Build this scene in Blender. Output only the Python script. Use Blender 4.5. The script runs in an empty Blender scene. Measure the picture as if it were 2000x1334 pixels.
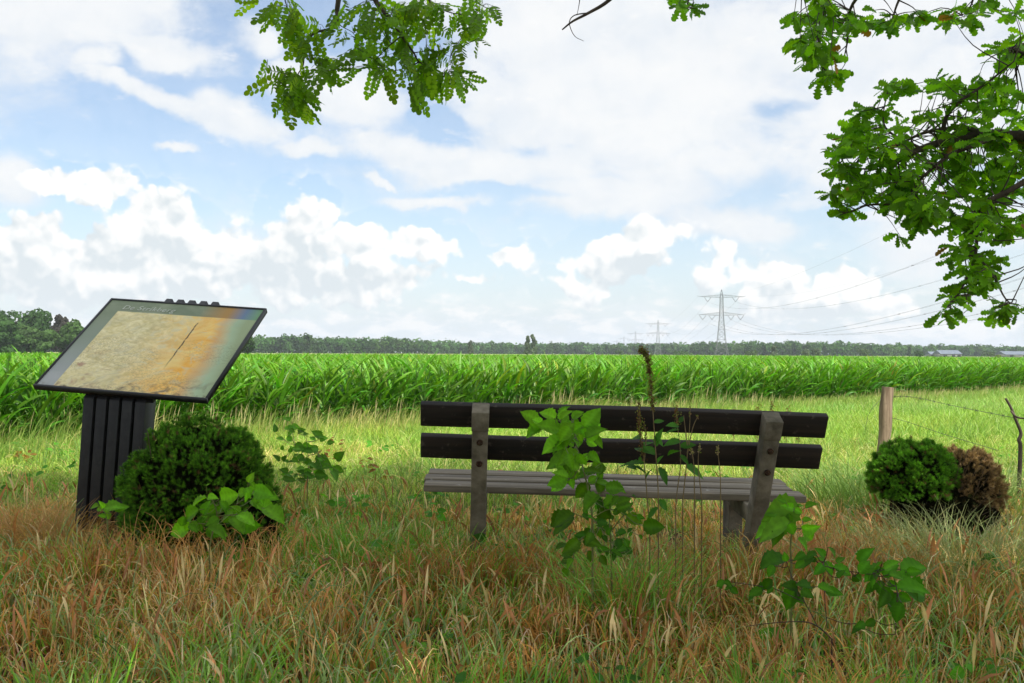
import bpy, math, random
import numpy as np
from mathutils import Vector, Matrix
PI = math.pi
rng = np.random.default_rng(11)
random.seed(5)
scene = bpy.context.scene
COL = scene.collection

# ------------------------------------------------------------------ camera
FPX, EYE = 1944.4, 1.15
_p, _r = math.radians(0.68), math.radians(0.3)
FW = np.array([0, math.cos(_p), math.sin(_p)])
_R0 = np.array([1.0, 0, 0]); _U0 = np.cross(_R0, FW)
CR = math.cos(_r)*_R0 + math.sin(_r)*_U0
CU = -math.sin(_r)*_R0 + math.cos(_r)*_U0
camd = bpy.data.cameras.new('camera'); cam = bpy.data.objects.new('camera', camd); COL.objects.link(cam)
m = Matrix.Identity(4)
for i in range(3):
    m[i][0], m[i][1], m[i][2] = CR[i], CU[i], -FW[i]
m[2][3] = EYE
cam.matrix_world = m
camd.sensor_width = 36; camd.lens = FPX/2000*36; camd.clip_start = 0.05; camd.clip_end = 30000
camd.dof.use_dof = True; camd.dof.focus_distance = 7.5; camd.dof.aperture_fstop = 20
scene.camera = cam
scene.render.resolution_x, scene.render.resolution_y = 1024, 683
scene.view_settings.view_transform = 'Standard'; scene.view_settings.look = 'None'
scene.view_settings.exposure = 0.76; scene.view_settings.gamma = 1
scene.cycles.max_bounces = 8; scene.cycles.transparent_max_bounces = 8
scene.cycles.diffuse_bounces = 4; scene.cycles.transmission_bounces = 4; scene.cycles.volume_bounces = 0
scene.cycles.sample_clamp_indirect = 6

def pt(px, py, d):
    """World point that the photograph shows at (px, py), d metres away along the view axis."""
    v = (px-1000)/FPX*CR - (py-667)/FPX*CU + FW
    return v*d + np.array([0, 0, EYE])
def gp(px, py, z=0.0):
    v = (px-1000)/FPX*CR - (py-667)/FPX*CU + FW
    return v*((z-EYE)/v[2]) + np.array([0, 0, EYE])

# ------------------------------------------------------------------ sun and sky
SUN = np.array([0.42, -0.56, 0.0]); SUN /= np.linalg.norm(SUN)
SEL = math.radians(54)
SDIR = np.array([SUN[0]*math.cos(SEL), SUN[1]*math.cos(SEL), math.sin(SEL)])
sl = bpy.data.lights.new('sun', 'SUN'); sl.energy = 3.6; sl.angle = math.radians(0.6); sl.color = (1, .95, .86)
so = bpy.data.objects.new('sun', sl); COL.objects.link(so); so.location = (0, 0, 40)
so.rotation_euler = Vector(SDIR).to_track_quat('Z', 'Y').to_euler()

def world():
    w = bpy.data.worlds.new('World'); scene.world = w; w.use_nodes = True
    nt = w.node_tree; nt.nodes.clear(); N = nt.nodes.new; L = nt.links.new
    def math_(op, a, b=None, c=None, clamp=False):
        n = N('ShaderNodeMath'); n.operation = op; n.use_clamp = clamp
        for i, v in enumerate((a, b, c)):
            if v is None: continue
            if isinstance(v, (int, float)): n.inputs[i].default_value = v
            else: L(v, n.inputs[i])
        return n.outputs[0]
    def vmath(op, a, b):
        n = N('ShaderNodeVectorMath'); n.operation = op
        for i, v in enumerate((a, b)):
            if isinstance(v, tuple): n.inputs[i].default_value = v
            elif isinstance(v, (int, float)): n.inputs['Scale'].default_value = v
            else: L(v, n.inputs[i])
        return n.outputs[0]
    def noise(vec, scale, detail, rough=.55, dist=0.0, col=False):
        n = N('ShaderNodeTexNoise'); n.inputs['Scale'].default_value = scale; n.inputs['Detail'].default_value = detail
        n.inputs['Roughness'].default_value = rough; n.inputs['Distortion'].default_value = dist
        L(vec, n.inputs['Vector']); return n.outputs['Color' if col else 'Fac']
    def sstep(v, a, b, lo=0.0, hi=1.0):
        n = N('ShaderNodeMapRange'); n.interpolation_type = 'SMOOTHSTEP'
        L(v, n.inputs[0])
        for i, x in ((1, a), (2, b), (3, lo), (4, hi)): n.inputs[i].default_value = x
        return n.outputs[0]
    tc = N('ShaderNodeTexCoord'); sp = N('ShaderNodeSeparateXYZ'); L(tc.outputs['Generated'], sp.inputs[0])
    az = math_('ARCTAN2', sp.outputs[0], sp.outputs[1]); el = math_('ARCSINE', sp.outputs[2])
    cb = N('ShaderNodeCombineXYZ'); L(az, cb.inputs[0]); L(el, cb.inputs[1]); P = cb.outputs[0]
    # warp the sky coordinate a little so that cloud outlines are ragged
    wn = noise(P, 7, 5, .6, 0, True)
    wv = vmath('SCALE', vmath('SUBTRACT', wn, (.5, .5, .5)), .085)
    Q = vmath('ADD', P, wv)
    wn2 = noise(P, 26, 5, .62, 0, True)
    Qc = vmath('ADD', vmath('ADD', P, vmath('SCALE', vmath('SUBTRACT', wn, (.5, .5, .5)), .05)), vmath('SCALE', vmath('SUBTRACT', wn2, (.5, .5, .5)), .028))
    def ang(px, py):
        v = pt(px, py, 1) - np.array([0, 0, EYE]); v /= np.linalg.norm(v)
        return math.atan2(v[0], v[1]), math.asin(v[2])
    def blobs(coord, lst, start=0.0):
        acc = None
        for b in lst:
            px, py, rx, ry = b[:4]; rot = b[4] if len(b) > 4 else 0; k = b[5] if len(b) > 5 else 1.0
            a, e = ang(px, py)
            mp = N('ShaderNodeMapping'); mp.vector_type = 'TEXTURE'
            mp.inputs['Location'].default_value = (a, e, 0); mp.inputs['Rotation'].default_value = (0, 0, math.radians(rot))
            mp.inputs['Scale'].default_value = (rx/FPX, ry/FPX, 1); L(coord, mp.inputs['Vector'])
            g = N('ShaderNodeTexGradient'); g.gradient_type = 'SPHERICAL'; L(mp.outputs[0], g.inputs[0])
            v = g.outputs['Fac']
            if k != 1.0: v = math_('MULTIPLY', v, k)
            acc = v if acc is None else math_('SMOOTH_MAX', acc, v, .12)
        return acc
    # high soft cloud
    S = blobs(Q, [(120, -20, 330, 190), (330, 90, 170, 60, -10), (200, 110, 90, 60), (330, 205, 290, 38, -19), (470, 245, 120, 60, -20),
                  (590, 305, 100, 26, 0, .8), (345, 303, 60, 12, -4, .8), (735, 370, 50, 12, -14, .8), (500, 70, 90, 50, 0, .7), (690, 180, 130, 110), (560, 145, 80, 60, 0, .8),
                  (1250, 170, 520, 300, 0, 1.2), (1750, 150, 480, 330, 0, 1.1), (1080, 20, 420, 170), (760, 300, 170, 55, -6), (930, 330, 220, 80), (1200, 385, 330, 70),
                  (850, 412, 170, 18, 0, .8), (1430, 440, 220, 50, 0, .8), (1850, 430, 260, 130, 0, .8), (30, 330, 90, 70, 0, .8)])
    hole = blobs(Q, [(1780, 125, 240, 80, 0, .8), (1560, 190, 110, 34, 0, .42), (850, 240, 90, 46, -35, .9), (1050, 285, 90, 26, 0, .5), (1010, 385, 200, 22, 0, .6), (1330, 300, 160, 22, 8, .5), (1630, 410, 160, 20, 0, .6)])
    fb = noise(vmath('MULTIPLY', P, (1, 1.7, 1)), 9, 9, .58, .25)
    # elsewhere in the sky (over and behind the viewer) plain broken cloud
    far = math_('MULTIPLY', sstep(math_('ABSOLUTE', az), .55, .8), .28)
    top = math_('MULTIPLY', sstep(el, .42, .6), .3)
    s0 = math_('ADD', S, math_('MAXIMUM', far, top))
    s1 = math_('SUBTRACT', s0, math_('MULTIPLY', hole, .9))
    sd = math_('ADD', s1, math_('MULTIPLY', math_('SUBTRACT', fb, .5), 1.45))
    sa = sstep(sd, .02, .52)
    # cumulus banks
    CL = [(60, 520, 330, 150, 0, 1.1), (95, 350, 80, 42), (195, 375, 75, 55), (300, 430, 140, 75), (590, 440, 105, 105, 0, 1.15), (430, 520, 420, 110, 0, 1.15),
                   (700, 475, 130, 70), (830, 480, 120, 55), (640, 540, 330, 90), (985, 500, 100, 40, 14, .75), (930, 540, 110, 30, 0, .75), (1210, 505, 180, 80, 10, 1.05), (1270, 460, 110, 42), (1120, 555, 110, 50),
                   (1490, 545, 100, 70), (1640, 560, 110, 66), (1570, 600, 190, 60), (1400, 500, 60, 60, 35, .7), (1720, 590, 130, 40, 0, .7), (1390, 550, 70, 50, 0, .7)]
    C = blobs(Qc, CL)
    def puff(v, sc, det=2.0):
        n = N('ShaderNodeTexVoronoi'); n.feature = 'F1'; n.inputs['Scale'].default_value = sc; n.inputs['Detail'].default_value = det
        n.inputs['Roughness'].default_value = .58; n.inputs['Lacunarity'].default_value = 2.1; L(v, n.inputs['Vector']); return n.outputs['Distance']
    Pp = vmath('ADD', P, vmath('SCALE', vmath('SUBTRACT', wn2, (.5, .5, .5)), .016))
    off = vmath('ADD', Pp, (.005, .009, 0))
    cf = math_('SUBTRACT', 1.0, puff(Pp, 24)); cfs = math_('SUBTRACT', 1.0, puff(off, 24))
    low = noise(vmath('MULTIPLY', P, (1, 2.6, 1)), 24, 9, .6, .15)
    lowband = math_('MULTIPLY', sstep(el, .075, .02), .42)
    lowd = math_('ADD', lowband, math_('MULTIPLY', math_('SUBTRACT', low, .5), 1.5))
    upc = vmath('ADD', Qc, (.010, .030, 0))
    CU_ = blobs(upc, CL)
    cd = math_('ADD', C, math_('MULTIPLY', math_('SUBTRACT', cf, .5), math_('MULTIPLY', .62, sstep(C, .06, .24))))
    ca = math_('MULTIPLY', sstep(cd, .02, .19), sstep(C, .04, .12))
    la = math_('MULTIPLY', sstep(lowd, .1, .5), .85)
    # light and shade inside the cumulus
    m1 = noise(P, 13, 4, .5, .1); m2 = noise(vmath('ADD', P, (.012, .022, 0)), 13, 4, .5, .1)
    relief = math_('ADD', math_('MULTIPLY', math_('SUBTRACT', cf, cfs), 2.0), math_('MULTIPLY', math_('SUBTRACT', m1, m2), 1.2))
    big = noise(vmath('MULTIPLY', P, (1, 1.9, 1)), 13, 4, .5, .3)
    fine = noise(P, 40, 8, .6, .3)
    core = math_('MULTIPLY', sstep(math_('ADD', CU_, math_('MULTIPLY', math_('SUBTRACT', big, .5), .9)), .08, .85), math_('ADD', .72, math_('MULTIPLY', fine, .5)))
    sh = math_('ADD', math_('SUBTRACT', 1.04, core), relief, clamp=True)
    def mixc(f, a, b):
        n = N('ShaderNodeMix'); n.data_type = 'RGBA'; L(f, n.inputs[0]) if not isinstance(f, float) else setattr(n.inputs[0], 'default_value', f)
        for i, v in ((6, a), (7, b)):
            if isinstance(v, tuple): n.inputs[i].default_value = v
            else: L(v, n.inputs[i])
        return n.outputs[2]
    # clouds on the sun's side, behind the viewer, are brightened to add front fill
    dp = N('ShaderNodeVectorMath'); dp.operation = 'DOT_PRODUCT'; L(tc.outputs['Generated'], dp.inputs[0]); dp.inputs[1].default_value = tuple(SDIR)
    sunside_fill = sstep(dp.outputs['Value'], .10, .85, 1.0, 2.0)
    ccol = mixc(sh, (.445, .485, .505, 1), (.64, .635, .62, 1))
    sbright = sstep(math_('ADD', math_('MULTIPLY', sd, .3), math_('ADD', math_('MULTIPLY', big, .6), math_('MULTIPLY', noise(P, 22, 8, .62, .4), .5))), .42, .95)
    scol = mixc(sbright, (.475, .51, .55, 1), (.575, .58, .58, 1))
    lcol = mixc(sstep(low, .42, .60), (.42, .485, .53, 1), (.62, .61, .595, 1))
    sky = N('ShaderNodeTexSky'); sky.sky_type = 'NISHITA'; sky.sun_disc = False
    sky.sun_elevation = SEL; sky.sun_rotation = math.atan2(SDIR[0], SDIR[1]); sky.air_density = 1.0; sky.dust_density = 1.3; sky.ozone_density = 1.0
    bs = N('ShaderNodeBackground'); bs.inputs[1].default_value = .105; L(sky.outputs[0], bs.inputs[0])
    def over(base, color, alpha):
        b = N('ShaderNodeBackground'); L(color, b.inputs[0]); L(sunside_fill, b.inputs[1])
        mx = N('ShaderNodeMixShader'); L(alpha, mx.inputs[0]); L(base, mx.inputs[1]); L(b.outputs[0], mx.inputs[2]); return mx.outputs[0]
    up = sstep(el, -.01, .01)
    veil = N('ShaderNodeRGB'); veil.outputs[0].default_value = (.46, .52, .58, 1)
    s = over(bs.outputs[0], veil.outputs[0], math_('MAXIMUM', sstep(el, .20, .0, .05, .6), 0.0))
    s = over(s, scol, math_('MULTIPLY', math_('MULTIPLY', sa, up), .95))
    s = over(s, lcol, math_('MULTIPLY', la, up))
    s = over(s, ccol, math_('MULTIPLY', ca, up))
    out = N('ShaderNodeOutputWorld'); L(s, out.inputs[0])
    w.cycles.sampling_method = 'MANUAL'; w.cycles.sample_map_resolution = 512
world()

# ------------------------------------------------------------------ helpers
def tag(o, label=None, cat=None, group=None, kind=None):
    for k, v in (('label', label), ('category', cat), ('group', group), ('kind', kind)):
        if v: o[k] = v
    return o
def empty(name, loc=(0, 0, 0), rot=(0, 0, 0), **kw):
    o = bpy.data.objects.new(name, None); COL.objects.link(o); o.location = loc; o.rotation_euler = rot
    o.empty_display_size = .2
    return tag(o, **kw)
def mesh_data(name, groups, mat, smooth=False):
    """groups: list of (V, F[, C]); F of any fixed width; C per-vertex rgb."""
    Vs, loops, starts, cols, off, ls = [], [], [], [], 0, 0
    for g in groups:
        V = np.asarray(g[0], float).reshape(-1, 3); F = np.asarray(g[1], int)
        if len(V) == 0: continue
        C = g[2] if len(g) > 2 and g[2] is not None else np.ones((len(V), 3))*.5
        Vs.append(V); cols.append(np.asarray(C, float).reshape(-1, 3))
        if len(F):
            k = F.shape[1]; loops.append((F+off).ravel()); starts.append(ls+np.arange(len(F))*k); ls += len(F)*k
        off += len(V)
    V = np.concatenate(Vs); Lp = np.concatenate(loops); St = np.concatenate(starts); C = np.concatenate(cols)
    me = bpy.data.meshes.new(name)
    me.vertices.add(len(V)); me.vertices.foreach_set('co', V.astype(np.float32).ravel())
    me.loops.add(len(Lp)); me.loops.foreach_set('vertex_index', Lp.astype(np.int32))
    me.polygons.add(len(St)); me.polygons.foreach_set('loop_start', St.astype(np.int32))
    me.update(calc_edges=True)
    if smooth: me.polygons.foreach_set('use_smooth', np.ones(len(St), bool))
    a = me.color_attributes.new('Col', 'FLOAT_COLOR', 'POINT')
    a.data.foreach_set('color', np.c_[C, np.ones(len(C))].astype(np.float32).ravel())
    if mat: me.materials.append(mat)
    return me
def mk(name, groups, mat, parent=None, smooth=False, **kw):
    o = bpy.data.objects.new(name, mesh_data(name, groups, mat, smooth)); COL.objects.link(o)
    if parent is not None: o.parent = parent
    return tag(o, **kw)
def copy_tree(o, parent=None):
    c = o.copy(); COL.objects.link(c); c.parent = parent
    for ch in [x for x in COL.objects if x.parent == o]: copy_tree(ch, c)
    return c
def nrm(v): v = np.asarray(v, float); return v/np.maximum(np.linalg.norm(v, axis=-1, keepdims=True), 1e-9)

def ribbons(P, az, th0, curl, L, W, S=4, prof=None, twist=0, col=None, tip=None, across=1, fold=0, cp=1.0, daz=0):
    """N curved strips. theta (angle from vertical) = th0 + curl*t^cp."""
    P = np.asarray(P, float); N = len(P); t = np.linspace(0, 1, S+1)
    bc = lambda a: np.broadcast_to(np.asarray(a, float), (N,))[:, None]
    th = bc(th0)+bc(curl)*t**cp; a = bc(az)+bc(daz)*t
    T = np.stack([np.sin(th)*np.cos(a), np.sin(th)*np.sin(a), np.cos(th)], -1)
    Nn = np.stack([np.cos(th)*np.cos(a), np.cos(th)*np.sin(a), -np.sin(th)], -1)
    B = np.stack([-np.sin(a), np.cos(a), np.zeros_like(a)], -1)
    step = T[:, :-1]*(bc(L)/S)[..., None]
    pos = np.concatenate([np.zeros((N, 1, 3)), np.cumsum(step, 1)], 1)+P[:, None]
    tw = bc(twist)*np.ones_like(t)
    Wd = np.cos(tw)[..., None]*B+np.sin(tw)[..., None]*Nn
    Wn = np.cross(T, Wd)
    pr = np.maximum(1-t, .04)**.7 if prof is None else np.interp(t, *prof)
    hw = (bc(W)*pr)[..., None]*.5
    if across == 1: V = np.stack([pos-Wd*hw, pos+Wd*hw], 2); c = 2
    else: V = np.stack([pos-Wd*hw+Wn*hw*fold, pos, pos+Wd*hw+Wn*hw*fold], 2); c = 3
    base = np.arange(N)[:, None, None]*(S+1)*c+np.arange(S)[None, :, None]*c+np.arange(c-1)[None, None, :]
    F = np.stack([base, base+1, base+1+c, base+c], -1).reshape(-1, 4)
    if col is None: C = None
    else:
        col = np.broadcast_to(col, (N, 3)); tp = col if tip is None else np.broadcast_to(tip, (N, 3))
        C = col[:, None, None]*(1-t[None, :, None, None])+tp[:, None, None]*t[None, :, None, None]
        C = np.broadcast_to(C, (N, S+1, c, 3)).reshape(-1, 3)
    return V.reshape(-1, 3), F, C
def stamp(tV, tF, P, X, Y, Z, s, col=None):
    """copies of a template with axes X, Y, Z (N,3) and scale s (N,)"""
    N = len(P); s = np.broadcast_to(np.asarray(s, float), (N,))
    V = (tV[None, :, 0:1]*X[:, None]+tV[None, :, 1:2]*Y[:, None]+tV[None, :, 2:3]*Z[:, None])*s[:, None, None]+np.asarray(P)[:, None]
    F = (tF[None]+np.arange(N)[:, None, None]*len(tV)).reshape(-1, tF.shape[1])
    C = None if col is None else np.repeat(np.broadcast_to(col, (N, 3)), len(tV), 0)
    return V.reshape(-1, 3), F, C
def tube(pts, rad, n=6, col=None, cap=True):
    pts = np.asarray(pts, float); k = len(pts); rad = np.broadcast_to(np.asarray(rad, float), (k,))
    T = nrm(np.gradient(pts, axis=0)); up = np.array([0, 0, 1.]) if abs(T[0][2]) < .9 else np.array([1., 0, 0])
    X = nrm(np.cross(T, up)); Y = np.cross(T, X)
    for i in range(1, k):
        x = X[i-1]-T[i]*(X[i-1]@T[i]); X[i] = nrm(x); Y[i] = np.cross(T[i], X[i])
    a = np.arange(n)*2*PI/n
    V = pts[:, None]+rad[:, None, None]*(np.cos(a)[None, :, None]*X[:, None]+np.sin(a)[None, :, None]*Y[:, None])
    i, j = np.meshgrid(np.arange(k-1), np.arange(n), indexing='ij'); j2 = (j+1) % n
    F = np.stack([i*n+j, i*n+j2, (i+1)*n+j2, (i+1)*n+j], -1).reshape(-1, 4)
    V = V.reshape(-1, 3)
    g = [(V, F, None if col is None else np.tile(col, (len(V), 1)))]
    if cap:
        Fc = np.array([[0, n-1-q, n-2-q] for q in range(n-2)]+[[(k-1)*n, (k-1)*n+q+1, (k-1)*n+q+2] for q in range(n-2)])
        g.append((V, Fc, None if col is None else np.tile(col, (len(V), 1))))
    return g
def smoothline(p, n=4):
    p = np.asarray(p, float)
    if len(p) < 3: return np.array([p[0]+(p[-1]-p[0])*t for t in np.linspace(0, 1, n+1)])
    q = np.vstack([2*p[0]-p[1], p, 2*p[-1]-p[-2]]); out = []
    for i in range(1, len(q)-2):
        for t in np.linspace(0, 1, n, endpoint=False):
            a, b, c, d = q[i-1], q[i], q[i+1], q[i+2]
            out.append(.5*((2*b)+(-a+c)*t+(2*a-5*b+4*c-d)*t*t+(-a+3*b-3*c+d)*t**3))
    out.append(p[-1]); return np.array(out)
def box(x0, x1, y0, y1, z0, z1):
    V = np.array([(x, y, z) for z in (z0, z1) for y in (y0, y1) for x in (x0, x1)], float)
    F = np.array([(0, 2, 3, 1), (4, 5, 7, 6), (0, 1, 5, 4), (2, 6, 7, 3), (0, 4, 6, 2), (1, 3, 7, 5)])
    return V, F
def prism(poly, x0, x1):
    """poly of (y, z), extruded along x"""
    n = len(poly); V = np.array([(x, y, z) for x in (x0, x1) for y, z in poly], float)
    bm_f = [list(range(n))[::-1], list(range(n, 2*n))]
    F4 = np.array([(i, (i+1) % n, n+(i+1) % n, n+i) for i in range(n)])
    return [(V, F4), (V, np.array([bm_f[0]])), (V, np.array([bm_f[1]]))]
def bevel(o, w, seg=2):
    b = o.modifiers.new('bevel', 'BEVEL'); b.width = w; b.segments = seg; b.limit_method = 'ANGLE'; return o
def weld(o):
    w = o.modifiers.new('weld', 'WELD'); w.merge_threshold = .0003; return o
def vnoise(x, y, s, seed=0):
    """smooth value noise on arrays, 0..1"""
    x = np.asarray(x)/s+1000; y = np.asarray(y)/s+1000
    xi, yi = np.floor(x).astype(np.int64), np.floor(y).astype(np.int64); fx, fy = x-xi, y-yi
    fx, fy = fx*fx*(3-2*fx), fy*fy*(3-2*fy)
    def h(a, b):
        n = (a*374761393+b*668265263+seed*982451653) & 0x7fffffff; n = ((n ^ (n >> 13))*1274126177) & 0x7fffffff
        return ((n ^ (n >> 16)) & 0xffff)/65535
    return (h(xi, yi)*(1-fx)+h(xi+1, yi)*fx)*(1-fy)+(h(xi, yi+1)*(1-fx)+h(xi+1, yi+1)*fx)*fy

# ------------------------------------------------------------------ materials
def mat_new(name):
    m = bpy.data.materials.new(name); m.use_nodes = True; nt = m.node_tree; nt.nodes.clear(); return m, nt, nt.nodes.new, nt.links.new
def foliage_mat(name, trans=.35, rough=.5, var=.25, scale=30, spec=.35, tcol=(1.15, 1.25, .5)):
    m, nt, N, L = mat_new(name)
    at = N('ShaderNodeAttribute'); at.attribute_name = 'Col'
    tc = N('ShaderNodeTexCoord'); no = N('ShaderNodeTexNoise'); no.inputs['Scale'].default_value = scale; no.inputs['Detail'].default_value = 3
    L(tc.outputs['Object'], no.inputs['Vector'])
    mr = N('ShaderNodeMapRange'); L(no.outputs['Fac'], mr.inputs[0]); mr.inputs[1].default_value = .3; mr.inputs[2].default_value = .7
    mr.inputs[3].default_value = 1-var; mr.inputs[4].default_value = 1+var
    vm = N('ShaderNodeVectorMath'); vm.operation = 'SCALE'; L(at.outputs['Color'], vm.inputs[0]); L(mr.outputs[0], vm.inputs['Scale'])
    p = N('ShaderNodeBsdfPrincipled'); L(vm.outputs[0], p.inputs['Base Color']); p.inputs['Roughness'].default_value = rough
    p.inputs['Specular IOR Level'].default_value = spec
    tv = N('ShaderNodeVectorMath'); tv.operation = 'MULTIPLY'; L(vm.outputs[0], tv.inputs[0]); tv.inputs[1].default_value = tcol
    tr = N('ShaderNodeBsdfTranslucent'); L(tv.outputs[0], tr.inputs[0])
    mx = N('ShaderNodeMixShader'); mx.inputs[0].default_value = trans; L(p.outputs[0], mx.inputs[1]); L(tr.outputs[0], mx.inputs[2])
    o = N('ShaderNodeOutputMaterial'); L(mx.outputs[0], o.inputs[0]); return m
def solid_mat(name, c1, c2, scale=8, rough=.7, stretch=(1, 1, 1), detail=6, metal=0, bump=.2, lo=.35, hi=.65, c3=None, s3=3, t3=(.55, .65), spec=.4, bdist=.01):
    m, nt, N, L = mat_new(name)
    tc = N('ShaderNodeTexCoord'); mp = N('ShaderNodeMapping'); mp.inputs['Scale'].default_value = stretch; L(tc.outputs['Object'], mp.inputs[0])
    no = N('ShaderNodeTexNoise'); no.inputs['Scale'].default_value = scale; no.inputs['Detail'].default_value = detail; no.inputs['Roughness'].default_value = .65
    L(mp.outputs[0], no.inputs['Vector'])
    cr = N('ShaderNodeValToRGB'); L(no.outputs['Fac'], cr.inputs[0]); e = cr.color_ramp.elements
    e[0].position, e[1].position = lo, hi; e[0].color = (*c1, 1); e[1].color = (*c2, 1)
    out = cr.outputs[0]
    if c3:
        n3 = N('ShaderNodeTexNoise'); n3.inputs['Scale'].default_value = s3; n3.inputs['Detail'].default_value = 7; n3.inputs['Roughness'].default_value = .7
        L(tc.outputs['Object'], n3.inputs['Vector'])
        r3 = N('ShaderNodeMapRange'); L(n3.outputs['Fac'], r3.inputs[0]); r3.inputs[1].default_value, r3.inputs[2].default_value = t3
        mx = N('ShaderNodeMix'); mx.data_type = 'RGBA'; L(r3.outputs[0], mx.inputs[0]); L(out, mx.inputs[6]); mx.inputs[7].default_value = (*c3, 1); out = mx.outputs[2]
    p = N('ShaderNodeBsdfPrincipled'); L(out, p.inputs['Base Color']); p.inputs['Roughness'].default_value = rough; p.inputs['Metallic'].default_value = metal
    p.inputs['Specular IOR Level'].default_value = spec
    if bump:
        b = N('ShaderNodeBump'); b.inputs['Strength'].default_value = bump; b.inputs['Distance'].default_value = bdist; L(no.outputs['Fac'], b.inputs['Height']); L(b.outputs[0], p.inputs['Normal'])
    o = N('ShaderNodeOutputMaterial'); L(p.outputs[0], o.inputs[0]); return m

M_grass = foliage_mat('grass', .22, .6, .3, 12, .25)
M_corn = foliage_mat('corn_leaf', .42, .42, .18, 6, .35, (1.1, 1.3, .35))
M_oak = foliage_mat('oak_leaf', .55, .5, .2, 25, .25, (1.2, 1.35, .3))
M_locust = foliage_mat('locust_leaf', .6, .5, .2, 25, .3, (1.25, 1.35, .3))
M_weed = foliage_mat('weed_leaf', .5, .55, .15, 40, .2, (1.15, 1.35, .3))
M_needle = foliage_mat('needles', .25, .6, .3, 14, .2)
M_farleaf = foliage_mat('far_leaves', .35, .7, .25, .15, .1)
M_bark = solid_mat('bark', (.035, .025, .018), (.12, .09, .065), 14, .9, (1, 1, .3), bump=.6)
M_stem = foliage_mat('stem', .1, .6, .25, 30, .3)
M_wood_back = solid_mat('dark_stained_wood', (.005, .004, .003), (.026, .016, .010), 22, .75, (.05, 1, 1), 9, bump=.6, c3=(.11, .085, .065), s3=16, t3=(.58, .74), bdist=.004)
M_wood_seat = solid_mat('weathered_wood', (.05, .038, .024), (.26, .215, .15), 22, .85, (.04, 1, 1), 8, bump=.6, c3=(.42, .40, .37), s3=15, t3=(.62, .74), bdist=.004)
M_concrete = solid_mat('concrete', (.10, .085, .055), (.25, .21, .15), 9, .9, (1, 1, 1), 9, bump=.5, c3=(.065, .055, .035), s3=5, t3=(.46, .72), bdist=.004)
M_bolt = solid_mat('rusty_steel', (.03, .02, .015), (.14, .08, .05), 60, .6, metal=.6, bump=.2)
M_blackmetal = solid_mat('black_coated_metal', (.010, .010, .011), (.022, .021, .021), 12, .5, bump=.05, c3=(.045, .042, .038), s3=18, t3=(.6, .85))
M_galv = solid_mat('galvanised_steel', (.13, .14, .15), (.20, .215, .23), 2, .6, bump=0)
M_wire = solid_mat('wire', (.03, .03, .032), (.06, .055, .05), 20, .5, bump=0)
M_post = solid_mat('fence_post_wood', (.12, .075, .045), (.38, .28, .19), 26, .85, (1, 1, .07), 8, bump=.9, c3=(.10, .07, .05), s3=7, t3=(.58, .75))

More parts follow.
